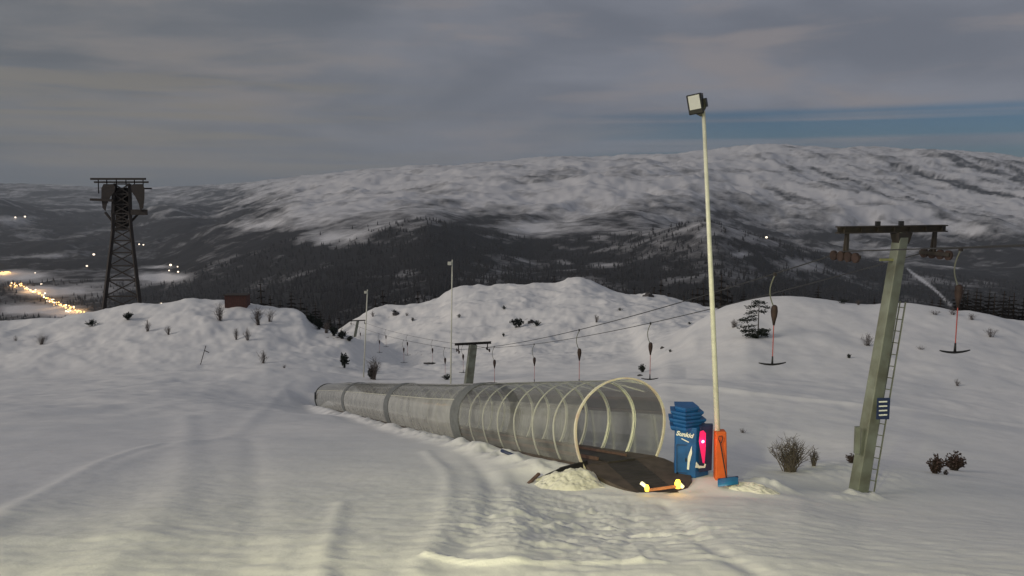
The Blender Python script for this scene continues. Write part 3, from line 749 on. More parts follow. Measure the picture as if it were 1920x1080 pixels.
# body: front face is turned a little to the left
cx = (wp(1266, 840).x + wp(1333, 840).x) / 2; zb_, zt_ = wp(1300, 894).z, wp(1300, 800).z
poly = [(wp(1266, 840).x, d0), (wp(1303, 840).x, d0 - .12), (wp(1332, 840).x, d0 + .12), (wp(1322, 840).x, d0 + .55), (wp(1272, 840).x, d0 + .5)]
m.prism([(x, y) for x, y in poly], zb_, zt_); m.build('body', M_bluepl, bx, bevel=.02)
tiers = [(1259, 1322, 800, 809), (1264, 1316, 793, 800), (1256, 1325, 786, 793), (1263, 1316, 779, 786), (1259, 1320, 772, 779), (1267, 1311, 763, 772)]
m = MB()
for (xa, xb, ya, yb) in tiers:
    za, zb2 = wp(0, yb).z, wp(0, ya).z; x0, x1 = wp(xa, 780).x, wp(xb, 780).x; xm = (x0 + x1) / 2
    pl = [(x0, d0 + .1), (xm - .08, d0 - .14), (x1, d0 + .02), (x1 - .05, d0 + .5), (x0 + .06, d0 + .52)]
    cxx = sum(p_[0] for p_ in pl) / 5; cyy = sum(p_[1] for p_ in pl) / 5
    n = 5; vs = [Vector((cxx + (x - cxx) * f, cyy + (y - cyy) * f, z)) for z, f in ((za, .9), ((za + zb2) / 2, 1.0), (zb2 - .004, 1.0)) for x, y in pl]
    fs = [tuple(range(4, -1, -1)), tuple(range(10, 15))] + [(r_ * 5 + i, r_ * 5 + (i + 1) % 5, r_ * 5 + 5 + (i + 1) % 5, r_ * 5 + 5 + i) for r_ in (0, 1) for i in range(5)]
    m.add(vs, fs)
m.build('stepped_top', M_bluepl, bx)
# side wing holding the lit panel
x0, x1 = wp(1308, 850).x, wp(1335, 850).x
m = MB(); m.prism([(x0, d0 - .18), (x1, d0 - .02), (x1 + .02, d0 + .1), (x0 + .02, d0 + .1)], wp(0, 884, -.1).z, wp(0, 798, -.1).z)
m.build('side_panel', M_darkblue, bx, bevel=.01)
dirp = (Vector((x1, d0 - .02, 0)) - Vector((x0, d0 - .18, 0))).normalized(); nrm = Vector((dirp.y, -dirp.x, 0))
def onpan(px, py, off=.012):
    # point on the panel's front plane seen at this pixel
    a, yy, zz = ray(px, py); ux = a / yy; uz = zz / yy
    A0 = Vector((x0, d0 - .18, 0)) + nrm * off
    D = A0.dot(nrm) / (ux * nrm.x + nrm.y); return Vector((ux * D, D, uz * D))
def onface(px, py, off=.012):
    p0, p1 = Vector((poly[0][0], poly[0][1], 0)), Vector((poly[1][0], poly[1][1], 0)); dd = (p1 - p0).normalized(); nn = Vector((dd.y, -dd.x, 0))
    a, yy, zz = ray(px, py); ux = a / yy; uz = zz / yy; D = (p0 + nn * off).dot(nn) / (ux * nn.x + nn.y); return Vector((ux * D, D, uz * D)), dd, nn
def flat(pts, name, mat, nrm_, parent, th=.01):
    m = MB(); n = len(pts); vs = pts + [p - nrm_ * th for p in pts]
    m.add(vs, [tuple(range(n)), tuple(range(2 * n - 1, n - 1, -1))] + [(i, n + i, n + (i + 1) % n, (i + 1) % n) for i in range(n)]); return m.build(name, mat, parent)
flat([onpan(x, y) for x, y in ((1313, 809), (1319, 807), (1323.5, 812), (1323, 845), (1321, 869), (1318, 868), (1314, 846), (1311, 828))], 'lit_display', M_pink, nrm, bx)
lp = onpan(1318, 828, .03); m = MB(); m.tube([lp, lp + nrm * .02], [.032, .02], 12); m.build('led_lamp', M_led, bx)
glow(lp + nrm * .14, 2.0, (1, .05, .25), .03)
flat([onpan(x, y, .014) for x, y in ((1304, 877), (1306, 866), (1311, 873), (1320, 874), (1322, 869), (1324, 871), (1322, 877), (1312, 878))], 'white_emblem', M_white, nrm, bx)
lt, dd, nn = onface(1283.5, 815, .016)
Ms = Matrix.Translation(lt) @ Matrix(((dd.x, 0, nn.x, 0), (dd.y, 0, nn.y, 0), (0, 1, 0, 0), (0, 0, 0, 1))) @ Matrix.Rotation(R(-7), 4, 'Z')
text_part('Sunkid', Ms, .15, M_white, bx, shear=.22, name='logo_lettering')
def fpt(px, py): return onface(px, py, .014)[0]
flat([fpt(1280.5, 806), fpt(1282, 801), fpt(1284, 806)], 'logo_flame', M_white, nn, bx, .006)
flat([fpt(1277, 823), fpt(1278, 821.5), fpt(1292, 828.5), fpt(1291, 830)], 'logo_swoosh', M_white, nn, bx, .006)
flat([fpt(1288, 880), fpt(1290, 856), fpt(1297, 836), fpt(1297.5, 850), fpt(1293, 868), fpt(1292, 881)], 'white_stripe', M_white, nn, bx, .006)
m = MB(); m.prism([(wp(1290, 0).x, d0), (wp(1320, 0).x, d0), (wp(1320, 0).x, d0 + .4), (wp(1290, 0).x, d0 + .4)], B0.z - .25, zb_ + .02); m.build('plinth', M_black, bx)

m = MB()
for (xa, ya, xb, yb) in ((1269, 834, 1288, 834.5), (1269, 834, 1269, 886), (1269, 886, 1287, 887)): m.beam(fpt(xa, ya), fpt(xb, yb), .012, .012)
m.build('door_seam', M_darkblue, bx)
m = MB(); c0_ = fpt(1270, 888); m.tube([c0_ + Vector((0, 0, .03)), c0_ + Vector((-.08, -.12, -.07)), c0_ + Vector((-.30, -.05, -.12)), c0_ + Vector((-.45, .2, -.10))], .016, 6); m.build('power_cable', M_black, bx, smooth=True)
m = MB(); m.box(fpt(1286, 862), (.02, .03, .09)); m.build('door_handle', M_black, bx)

# ------------------------------------------------------------------ floodlight pole with its orange pad
dp = 19.2
base, top = P(1351, 912, dp), P(1319, 208, dp)
fl = thing('floodlight_pole', base, 'tall white pole with floodlight, leaning left, standing in the orange pad', 'light pole')
m = MB(); m.tube([base - Vector((0, 0, .3)), base.lerp(top, .5), top], [.072, .058, .042], 16); m.build('pole', M_polew, fl, smooth=True)
m = MB(); hc = P(1304, 195, dp)
hx = Vector((.80, -.45, .0)).normalized()
# head: a box whose glass looks to the lower left of the viewer
hz = Vector((-.22, -.10, .97)).normalized()
fn = Vector((-.35, -.92, -.12)).normalized()
hx = hz.cross(fn).normalized() * -1; hz = fn.cross(hx).normalized()
if hz.z < 0: hz = -hz
Mh = Matrix((hx, fn, hz)).transposed()
m.box(hc, (.33, .20, .45), Mh); m.build('housing', M_black, fl, bevel=.02)
m = MB(); m.box(hc + fn * .105 + hz * .04, (.25, .015, .31), Mh); m.build('lens', M_lens, fl)
m = MB(); m.beam(hc - fn * .05 + hx * .0 - hz * .1, top + Vector((0, 0, -.02)), .16, .24); m.build('bracket', M_black, fl)
m = MB(); h2 = P(1319, 193, dp + .1); m.box(h2, (.16, .22, .20), Mh)
m.build('junction_box', M_black, fl, bevel=.01)
m = MB(); m.tube([h2, h2 + Vector((-.03, 0, .22))], .012, 6); m.build('aerial', M_rope, fl)

# orange pad
pb, pt = P(1353, 914, dp - .1), P(1352, 809, dp - .1)
pad = thing('orange_pad', pb, 'orange crash pad wrapped round the foot of the light pole', 'crash pad')
m = MB()
rr = .155
vs = []; n = 4
for c_, r_ in ((pb - Vector((0, 0, .15)), 1.05), (pt, .95)):
    for a in (35, 125, 215, 305): vs.append(c_ + Vector((math.cos(R(a + 8)) * rr * r_ * 1.25, .1 + math.sin(R(a + 8)) * rr * r_ * 1.25, 0)))
m.add(vs, [(3, 2, 1, 0), (4, 5, 6, 7)] + [(i, (i + 1) % 4, 4 + (i + 1) % 4, 4 + i) for i in range(4)])
m.build('padding', M_orange, pad, bevel=.03)
# snow shovel
sh = thing('snow_shovel', P(1365, 912, dp - .45), 'snow shovel with black handle and wide blue blade leaning on the orange pad', 'shovel')
ds_ = dp - .42
m = MB(); a_, b_ = P(1351, 832, ds_), P(1362, 896, ds_ - .12); m.tube([a_, b_], .016, 8); m.build('handle', M_bar, sh)
m = MB(); gtop = [P(1351, 832, ds_), P(1347.5, 824, ds_), P(1348, 818, ds_), P(1354, 817.5, ds_), P(1355, 823, ds_), P(1352, 831, ds_)]
m.tube(gtop, .012, 6); m.build('grip', M_bar, sh)
m = MB()
nx = 12
vs = []; fs = []
for j in range(7):
    tj = j / 6
    for i in range(nx + 1):
        ti = i / nx
        p = P(1346 + 38 * ti, 899 + tj * 14 - 5 * ti, ds_ - .05 - .22 * math.sin(tj * 1.6) - .10 * math.sin(ti * math.pi))
        vs.append(p)
k0 = len(vs); vs += [v + Vector((0, .02, .004)) for v in vs]
W_ = nx + 1
for j in range(6):
    for i in range(nx):
        fs.append((j*W_+i, j*W_+i+1, (j+1)*W_+i+1, (j+1)*W_+i)); fs.append(tuple(k0 + q_ for q_ in (j*W_+i, (j+1)*W_+i, (j+1)*W_+i+1, j*W_+i+1)))
m.add(vs, fs); m.build('blade', M_blueblade, sh, smooth=True)
m = MB(); m.beam(P(1347, 899, ds_ - .06), P(1384, 894, ds_ - .06), .05, .03); m.build('blade_rim', M_darkblue, sh)

# ------------------------------------------------------------------ surface lift: pylons, rope, T-bars
LD = Vector((-.2867, 1, 0)).normalized(); LP_ = Vector((LD.y, -LD.x, 0))      # direction of the line (downhill) and across it
def pylon(pb, pt, half, label, wbase, wtop, detail=2, armz=0., drop=.55, bh=.5):
    t_ = thing('lift_pylon', pb, label, 'lift pylon', 'pylons of the surface lift')
    ang = math.atan2(LP_.y, LP_.x) + R(2)
    axz = (pt - pb).normalized(); ax_ = Vector((math.cos(ang), math.sin(ang), 0)); ay_ = axz.cross(ax_).normalized(); ax_ = ay_.cross(axz).normalized()
    m = MB(); vs = []
    for c_, w_ in ((pb - axz * .7, wbase), (pt, wtop)):
        for sx, sy in ((-1, -1), (1, -1), (1, 1), (-1, 1)): vs.append(c_ + ax_ * sx * w_ / 2 + ay_ * sy * w_ / 2)
    m.add(vs, [(3, 2, 1, 0), (4, 5, 6, 7)] + [(i, (i + 1) % 4, 4 + (i + 1) % 4, 4 + i) for i in range(4)])
    m.build('mast', M_galv, t_, bevel=.02 if detail > 1 else 0)
    ac = pt + Vector((0, 0, .09)) - LP_ * (.27 if detail > 1 else 0)
    m = MB()
    for zz_, w_, h_ in ((.075, .18, .03), (0, .03, .13), (-.075, .18, .03)):
        m.beam(ac - LP_ * half + Vector((0, 0, zz_)), ac + LP_ * half + Vector((0, 0, zz_)), w_, h_)
    for k in range(7):
        m.box(ac + LP_ * half * (-.9 + .3 * k), (.012, .16, .125), Matrix.Rotation(math.atan2(LP_.y, LP_.x), 3, 'Z'))
    m.build('crossarm', M_rust, t_)
    m = MB(); m.prism([(-.22, -.15), (.22, -.15), (.22, .15), (-.22, .15)], -.02, -.30, Matrix.Translation(pt + Vector((0, 0, .02))) @ Matrix.Rotation(ang, 4, 'Z'), top=.72)
    m.build('head_bracket', M_rust, t_)
    ends = []
    for sg in (-1, 1):
        e_ = ac + LP_ * sg * (half - .30) - Vector((0, 0, .09)); lo = e_ - Vector((0, 0, drop))
        m = MB(); m.beam(e_, lo, .07, .05, up=LD); m.beam(e_ + LD * .06, lo + LD * .12, .05, .04, up=LP_); m.build('hanger', M_rust, t_)
        m = MB(); m.beam(lo - LD * bh, lo + LD * bh, .05, .09); bt = m.build('sheave_battery', M_rust, t_)
        for k in range(4 if detail > 1 else 2):
            nk = (4 if detail > 1 else 2); w_ = lo + LD * bh * (-.82 + 1.64 * k / (nk - 1)) - Vector((0, 0, .02)) + LP_ * .06 * sg
            m = MB(); m.tube([w_ - LP_ * .03, w_ + LP_ * .03], .125 if detail > 1 else .14, 16 if detail > 1 else 8)
            sw = m.build('sheave', M_rubwheel, bt)
        ends.append(lo + LP_ * .06 * sg + Vector((0, 0, .11)))
    if detail > 1:
        for k in (-.45, .25): MB().box(ac + LP_ * k + Vector((0, 0, .14)), (.10, .10, .12)).build('bolt_block', M_black, t_)
    return t_, ends, ax_, ay_, axz
p1b, p1t = P(1607, 936, 21.0), P(1690, 436, 21.0)
py1, e1, ax1, ay1, az1 = pylon(p1b, p1t, 1.62, 'near green grey lift pylon, leaning right, with ladder and blue sign', .37, .27)
p2b, p2t = P(878, 722, 66), P(887, 646, 66)
py2, e2, *_ = pylon(p2b, p2t, 1.5, 'middle distance lift pylon rising behind the tunnel roof', .62, .55, 1, drop=.45)
p3b, p3t = P(662, 648, 150), P(671, 602, 150)
py3, e3, *_ = pylon(p3b, p3t, 1.5, 'farthest lift pylon, a thin dark mast at the foot of the left hill', .5, .42, 1, drop=.45)
# ladder on the right side of the mast
m = MB(); m2_ = MB()
def lad(px, py): return P(px, py, 21.0)
la, lb = lad(1637, 934), lad(1698, 566); la2, lb2 = lad(1628, 934), lad(1692, 566)
m.beam(la, lb, .03, .03); lad_root = m.build('ladder', M_galv, py1)
m = MB(); m.beam(la2 + Vector((0, .12, 0)), lb2 + Vector((0, .12, 0)), .025, .025); m.build('rail', M_galv, lad_root)
nr_ = 17
for k in range(nr_):
    m = MB(); f = (k + .5) / nr_; m.tube([la.lerp(lb, f), (la2 + Vector((0, .12, 0))).lerp(lb2 + Vector((0, .12, 0)), f) - Vector((.03, 0, 0))], .012, 6)
    m.build('rung', M_galv, lad_root)
# stub, notice and cable box
m = MB(); m.beam(P(1650, 487, 20.9), P(1674, 487, 20.95), .06, .06); m.build('side_stub', material('yellowed_stub', (.30, .30, .13), .6), py1)
sgM = MB(); sc0, sc1 = P(1645, 746, 20.72), P(1667, 786, 20.72)
sgM.box((sc0 + sc1) / 2, ((sc1 - sc0).x, .02, (sc0 - sc1).z)); sg_ = sgM.build('notice_board', M_darkblue, py1, label='small blue notice board with four white lines')
m = MB()
for k in range(4):
    y_ = 753.5 + k * 8.3; a_ = P(1648 + k * .0, y_, 20.70); b2 = P(1663.5, y_ - .6, 20.70); m.beam(a_, b2, .006, .035, up=(0, 0, 1))
m.build('notice_lines', M_white, sg_)
m = MB(); ca_ = P(1608, 800, 20.8); cb_ = P(1606, 850, 20.8); m.beam(ca_, cb_, .12, .10, up=(0, 1, 0)); m.build('cable_box', M_galv, py1)

def sag(a, b, s, n=40):
    return [a.lerp(b, i / n) - Vector((0, 0, s * 4 * (i / n) * (1 - i / n))) for i in range(n + 1)]
ropes = {}
for i, nm in ((0, 'A'), (1, 'B')):
    upd = -LD * 48; up = e1[i] + upd + Vector((0, 0, 6.5))
    pts = sag(e3[i], e2[i], .5) + sag(e2[i], e1[i], .55)[1:] + sag(e1[i], up, .5)[1:]
    ropes[nm] = pts
    m = MB(); m.tube(pts, .017, 6)
    tag(m.build('haul_rope', M_rope), ('haul rope over the left ends of the lift pylon crossarms', 'haul rope over the right ends of the lift pylon crossarms')[i], 'cable')
def on_rope(nm, d):
    pts = ropes[nm]
    for a, b2 in zip(pts[:-1], pts[1:]):
        if (a.y - d) * (b2.y - d) <= 0: return a.lerp(b2, (d - a.y) / (b2.y - a.y) if b2.y != a.y else 0)
    return pts[0]
def tbar():
    t_ = thing('t_bar', (0, 0, 0), '', 'T-bar', 'T-bars hanging from the haul ropes')
    m = MB(); m.box((0, 0, -.02), (.05, .12, .10)); m.build('grip', M_rust, t_)
    m = MB(); cur = [Vector((0, 0, -.04))] + [Vector((-.13 * math.sin(math.pi * k / 10), 0, -.04 - .92 * k / 10)) for k in range(1, 11)] 
    m.tube(cur, .018, 6); m.build('hanger_arm', M_galv, t_)
    m = MB(); m.tube([(.02, 0, -.90), (.02, 0, -.95), (.02, 0, -1.08), (.02, 0, -1.22), (.02, 0, -1.36), (.02, 0, -1.48)], [.045, .085, .10, .085, .05, .03], 14)
    m.build('spring_box', M_rubwheel, t_, smooth=True)
    m = MB(); m.tube([(.02, 0, -1.45), (.02, 0, -2.50)], .014, 6); m.build('cord', M_red, t_)
    m = MB(); m.tube([(.02, 0, -2.38), (.02, 0, -2.62)], [.022, .035], 8)
    pp = [Vector((.02 + .40 * s_, 0, -2.62 + .055 * s_ * s_)) for s_ in (-1, -.8, -.5, -.2, 0, .2, .5, .8, 1)]
    m.tube(pp, [.015, .022, .027, .03, .032, .03, .027, .022, .015], 8); m.build('bar', M_bar, t_, smooth=True)
    return t_
proto = tbar(); first = True
TB = [('B', 20.55, 'T-bar with bright red cord hanging right of the near pylon'),
      ('A', 23.4, 'T-bar hanging over the small spruce on the right hill'),
      ('B', 37.4, 'T-bar hanging between the tunnel arch and the light pole'),
      ('A', 38.7, 'T-bar hanging just above the crown of the tunnel arch'),
      ('B', 54.4, 'T-bar hanging over the tunnel roof, second right of the middle pylon'),
      ('A', 54.3, 'T-bar hanging immediately right of the middle pylon'),
      ('A', 70.5, 'T-bar hanging immediately left of the middle pylon'),
      ('B', 75.0, 'distant T-bar, nearest of those beyond the middle pylon mast'),
      ('B', 89.0, 'distant T-bar above the snow hollow, a short way left of the middle pylon'),
      ('A', 92.0, 'distant T-bar over the hollow, between two others left of the middle pylon'),
      ('B', 105.0, 'distant T-bar hanging over the middle of the snow hollow'),
      ('A', 112.0, 'very distant T-bar low over the hollow, left of its neighbours'),
      ('B', 124.0, 'very distant T-bar near the foot of the central knoll'),
      ('A', 135.0, 'farthest T-bar, a speck right of the farthest pylon')]
for nm, dd_, lab in TB:
    o = proto if first else copy_tree(proto); first = False
    o.location = on_rope(nm, dd_); o.rotation_euler.z = math.atan2(LP_.y, LP_.x) * .3 ; o['label'] = lab

# ------------------------------------------------------------------ the two small light poles of the carpet
def lamp_post(b_, t_, r0, r1, label, head=-1):
    o = thing('light_pole', b_, label, 'light pole', 'small light poles along the carpet')
    m = MB(); m.tube([b_ - Vector((0, 0, .3)), t_], [r0, r1], 10); m.build('pole', M_polew, o, smooth=True)
    m = MB(); m.box(t_ + Vector((.20 * head, -.05, -.28)), (.30, .22, .26)); m.build('lamp_head', M_polew, o, bevel=.02)
    m = MB(); m.beam(t_ + Vector((0, 0, -.2)), t_ + Vector((.2 * head, -.03, -.2)), .05, .05); m.build('bracket', M_polew, o)
g = GD(843, 64); lamp_post(g, P(848, 487, 64), .065, .045, 'slim white light pole behind the tunnel, left of the middle pylon')
g = GD(679, 90); lamp_post(g, P(689, 543, 90), .075, .06, 'slim grey light pole in front of the farthest pylon')

# ------------------------------------------------------------------ cableway tower far left
DT = 185.0
def T(px, py, dy=0.): return P(px, py, DT + dy)
tw = thing('cableway_tower', T(228, 640), 'tall dark steel lattice cableway tower above the valley at left', 'tower')
h_ = 4.2
legs = []
def legpt(sx, sy, f):   # f 0 base .. 1 waist .. 2 head
    key = [(0, 190, 268, 620, 5.0), (1, 212, 246, 430, 2.0), (1.35, 212, 244, 400, 1.9), (2, 214, 243, 345, 1.8)]
    for k0_, k1_ in zip(key[:-1], key[1:]):
        if f <= k1_[0] + 1e-6:
            tt = (f - k0_[0]) / (k1_[0] - k0_[0]); v = [k0_[i] + (k1_[i] - k0_[i]) * tt for i in range(5)]
            return T(v[1] if sx < 0 else v[2], v[3], v[4] * sy)
    return None
for sx, sy in ((-1, -1), (1, -1), (1, 1), (-1, 1)):
    m = MB(); fs_ = [0, .25, .5, .75, 1, 1.35, 2]; pts = [legpt(sx, sy, f) for f in fs_]
    for a, b2, wd_ in zip(pts[:-1], pts[1:], (.75, .7, .64, .6, .6, .6)): m.beam(a, b2, wd_, wd_)
    m.build('leg', M_rust, tw)
lev = [0, .18, .34, .5, .64, .77, .89, 1.0, 1.18, 1.35, 1.55, 1.78, 2.0]
m = MB(); cs = [(-1, -1), (1, -1), (1, 1), (-1, 1)]
for a, b2 in zip(lev[:-1], lev[1:]):
    for i in range(4):
        c0, c1 = cs[i], cs[(i + 1) % 4]
        m.beam(legpt(*c0, a), legpt(*c1, b2), .24, .24); m.beam(legpt(*c1, a), legpt(*c0, b2), .24, .24); m.beam(legpt(*c0, b2), legpt(*c1, b2), .28, .28)
m.build('lattice_bracing', M_rust, tw)
for (xa, xb, y_, dy, th) in ((170, 273, 335.5, -2.4, .45), (177, 278, 341.5, .2, .38), (203, 284, 353.5, 2.4, .36)):
    m = MB(); m.beam(T(xa, y_, dy), T(xb, y_, dy), .5, th)
    m.build('head_beam', M_rust, tw)
m = MB(); m.beam(T(228.5, 432, 0), T(228.5, 352, 0), 2.0, 1.6, w1=2.6, h1=2.2); m.build('cable_shaft', M_rust, tw)
for xa_ in (197, 262):
    m = MB(); m.beam(T(xa_, 398, 0), T(228 + (xa_ - 228) * .3, 424, 0), .4, .4); m.build('strut', M_rust, tw)
m = MB()
for xx in (184, 200, 218, 236, 252, 268): m.beam(T(xx, 336, -2), T(xx + 1, 362, 0), .22, .22)
m.build('head_posts', M_rust, tw)
def saddle(cxp, flip, name='rope_saddle'):
    m = MB()
    prof = [(-13, 350), (-9, 345), (9, 345), (13, 353), (13, 372), (11, 390), (5, 396), (2, 382), (-5, 368), (-11, 360)]
    f_ = [T(cxp + flip * a, b2, -2.6) for a, b2 in prof]; k_ = [T(cxp + flip * a, b2, 2.6) for a, b2 in prof]
    n = len(prof); m.add(f_ + k_, [tuple(range(n)), tuple(range(2 * n - 1, n - 1, -1))] + [(i, n + i, n + (i + 1) % n, (i + 1) % n) for i in range(n)])
    return m
saddle(203, -1).build('rope_saddle', M_rust, tw); saddle(258, 1).build('rope_saddle', M_rust, tw)
m = MB(); m.beam(T(173, 374, -2), T(216, 376, -2), 2.2, .5); m.build('service_platform', M_rust, tw); m = MB(); m.beam(T(246, 398, -2.), T(276, 398, -2.), .5, 1.2); m.build('service_platform', M_rust, tw)

# ------------------------------------------------------------------ hut, marker pole
hp = P(442, 576, 124.0); gz = Z1(hp.x, hp.y)
ht = thing('ski_hut', (hp.x, hp.y, gz), 'small red brown wooden hut on the crest of the left hill', 'hut')
m = MB(); W2, H2 = 3.3, max(1.7, P(442, 554, 124).z - gz)
m.box((hp.x, hp.y + .9, gz + H2 / 2 - .2), (W2, 1.8, H2 + .4)); m.build('wall', M_redwood, ht)
m = MB(); m.box((hp.x, hp.y + .9, gz + H2 + .06), (W2 + .3, 2.2, .12)); m.build('roof', M_rust, ht)
m = MB()
for k in range(11): m.box((hp.x - W2 / 2 + .15 + k * .3, hp.y - .012, gz + H2 / 2 - .1), (.03, .02, H2))
m.build('board_battens', M_rust, ht)
mk = G(375, 684); mt = P(386, 648, mk.y)
mm = thing('marker_pole', mk, 'thin leaning marker pole with a short arm in front of the left hill', 'marker pole')
m = MB(); m.tube([mk - Vector((0, 0, .2)), mt], .045, 8); m.build('pole', M_bark, mm)
m = MB(); m.tube([P(383, 657, mk.y), P(392, 661, mk.y)], .05, 6); m.build('arm', M_bark, mm)

# ------------------------------------------------------------------ shrubs and rocks
def shrub(name, p, h, wdt, seed, label, cat='shrub', dens=1.0, dark=False, group=None, lean=0.):
    r_ = random.Random(seed); m = MB(); ns = int(26 * dens); th = h * .006 + .004
    for k in range(ns):
        a = r_.uniform(0, 2 * math.pi); sp = r_.uniform(.05, 1) * wdt / 2; hh = h * r_.uniform(.55, 1)
        b0 = Vector((r_.uniform(-.12, .12) * wdt, r_.uniform(-.12, .12) * wdt, -.1))
        t0 = Vector((math.cos(a) * sp + lean * h, math.sin(a) * sp, hh * (1 - .35 * sp / (wdt / 2 + .01))))
        mid = b0.lerp(t0, .5) + Vector((r_.uniform(-.08, .08) * h, r_.uniform(-.08, .08) * h, .06 * h))
        m.tube([b0, mid, t0], [th * 1.5, th, th * .5], 3, False)
        for q_ in range(5):
            f = r_.uniform(.3, 1); s0 = (b0.lerp(mid, f * 2) if f < .5 else mid.lerp(t0, f * 2 - 1))
            e0 = s0 + Vector((r_.uniform(-1, 1), r_.uniform(-1, 1), r_.uniform(.1, 1))).normalized() * h * r_.uniform(.12, .3)
            m.tube([s0, e0], [th * .7, th * .3], 3, False)
            if dark:
                for z_ in range(3):
                    c_ = s0.lerp(e0, r_.random()); u_ = Vector((r_.uniform(-1, 1), r_.uniform(-1, 1), r_.uniform(-1, 1))).normalized() * h * .07
                    v_ = u_.orthogonal().normalized() * h * .05; m.add([c_ - u_, c_ + v_, c_ + u_, c_ - v_], [(0, 1, 2, 3)])
    o = m.build(name, (M_redneedle if p.y < 45 else M_needle) if dark else M_twig); o.location = p
    return tag(o, label, cat, group)
SH = [  # px, py of the foot, height px, width px, density, evergreen, label
 (78, 646, 24, 30, 1.4, 0, 'rounded bare shrub near the left edge of the left hill'),
 (30, 640, 12, 10, .6, 0, 'tiny twig tuft at the far left edge of the left hill'),
 (172, 612, 14, 34, 1.3, 1, 'low dark heather patch below the crest, left of the tower foot'),
 (240, 600, 16, 20, 1.5, 1, 'squat dark bush right under the cableway tower'),
 (277, 622, 26, 16, .8, 0, 'slender bare shrub right of the cableway tower'),
 (316, 628, 20, 16, 1.0, 0, 'small bare shrub alone in the middle of the left hill'),
 (413, 602, 38, 24, 1.0, 0, 'tall bare shrub just left of the red hut'),
 (484, 610, 38, 30, 1.3, 0, 'thick bare shrub right of the red hut'),
 (506, 604, 28, 26, .8, 0, 'thin bare shrub, the one farther right of the red hut'),
 (443, 638, 26, 12, .8, 0, 'narrow bare shrub, left one of a pair below the hut'),
 (464, 638, 24, 18, 1.0, 0, 'narrow bare shrub, right one of a pair below the hut'),
 (494, 681, 30, 22, .9, 0, 'bare shrub standing on the crest of the groomed run'),
 (533, 690, 7, 16, .9, 0, 'low tuft on the snow edge right of the crest shrub'),
 (584, 606, 20, 22, 1.4, 1, 'dark evergreen bush at the top of the steep right flank of the left hill'),
 (598, 618, 22, 22, 1.5, 1, 'dark evergreen bush below the topmost one on the left hill flank'),
 (612, 624, 24, 20, 1.2, 0, 'bare brown shrub midway down the right flank of the left hill'),
 (626, 630, 20, 22, 1.5, 1, 'dark evergreen bush low on the right flank of the left hill'),
 (642, 635, 18, 24, 1.5, 1, 'dark bush next to the lowest one on the left hill flank'),
 (655, 640, 12, 18, 1.6, 1, 'lowest dark bush on the left hill flank, touching the farthest pylon'),
 (646, 690, 30, 14, 1.1, 1, 'ragged little evergreen on the slope left of the slim light pole'),
 (702, 712, 50, 28, 1.3, 0, 'big dark shrub behind the far end of the tunnel'),
 (697, 711, 24, 16, 1.4, 1, 'small dark evergreen at the foot of the big shrub behind the tunnel'),
 (838, 712, 12, 22, 1.2, 1, 'low dark bush at the foot of the slim white light pole'),
 (970, 614, 20, 36, 1.6, 1, 'dark spreading bush in the middle of the central knoll'),
 (1006, 612, 12, 20, 1.2, 1, 'small dark bush right of the spreading one on the knoll'),
 (945, 580, 8, 10, .8, 1, 'tiny bush high on the central knoll'),
 (740, 588, 7, 14, 1.2, 1, 'tiny dark bush on the left shoulder of the knoll'),
 (763, 593, 8, 9, 1., 0, 'small tuft beside the tiny bush on the knoll shoulder'),
 (774, 602, 7, 9, 1., 1, 'lowest tuft on the left shoulder of the knoll'),
 (699, 594, 12, 10, .9, 0, 'tuft on the skyline where the slim grey pole meets the knoll'),
 (861, 595, 7, 10, .8, 1, 'speck of bush right of the white pole on the knoll'),
 (944, 632, 8, 7, .8, 1, 'tiny bush low on the knoll above the middle pylon'),
 (1163, 582, 6, 12, 1., 1, 'flat dark bush under the upper haul rope'),
 (1118, 604, 18, 14, .8, 0, 'bare shrub on the knoll between the two haul ropes'),
 (1205, 698, 16, 18, 1.3, 1, 'dark bush at the left foot of the right hill'),
 (1257, 660, 6, 9, 1.2, 1, 'small dark tuft on the left edge of the right hill'),
 (1293, 608, 5, 10, 1., 1, 'tiny tuft where the knoll meets the right hill'),
 (1376, 614, 18, 26, 1.3, 0, 'brown bush leaning left beside the small spruce'),
 (1592, 672, 9, 9, 1., 1, 'single tuft left of the near pylon mast'),
 (1626, 648, 26, 34, 1.2, 0, 'wide bare shrub just left of the near pylon mast'),
 (1580, 569, 9, 26, 1.3, 1, 'dark bushes on the right hill crest, left of the near pylon'),
 (1610, 572, 12, 16, 1.2, 0, 'bare bush on the right hill crest beside the near pylon'),
 (1752, 590, 10, 26, 1.2, 0, 'low bush on the crest right of the near pylon'),
 (1786, 590, 14, 22, 1.2, 0, 'reddish bush on the crest behind the right T-bar'),
 (1822, 600, 14, 26, 1.1, 0, 'bare bush right of the right T-bar'),
 (1857, 632, 22, 34, .9, 0, 'wide bare shrub on the slope near the right edge'),
 (1727, 655, 8, 26, .9, 0, 'low twig patch right of the ladder'),
 (1795, 724, 16, 16, .7, 0, 'single faint shrub low on the right slope'),
 (1482, 884, 76, 92, 3.2, 0, 'broad bare brown shrub right of the orange pad'),
 (1525, 874, 40, 30, 1.0, 0, 'thin bare shrub behind the broad one'),
 (1393, 812, 10, 18, .8, 0, 'low twigs on the snow right of the light pole'),
 (1596, 868, 20, 20, 1.2, 1, 'small dark bush hidden behind the foot of the near pylon'),
 (1754, 888, 38, 26, 1.8, 1, 'left one of the two dark bushes right of the near pylon'),
 (1790, 882, 38, 44, 2.0, 1, 'right and wider one of the two dark bushes right of the near pylon'),
 (1772, 890, 10, 14, 1.0, 1, 'tiny dark bush between the two beside the near pylon'),
]
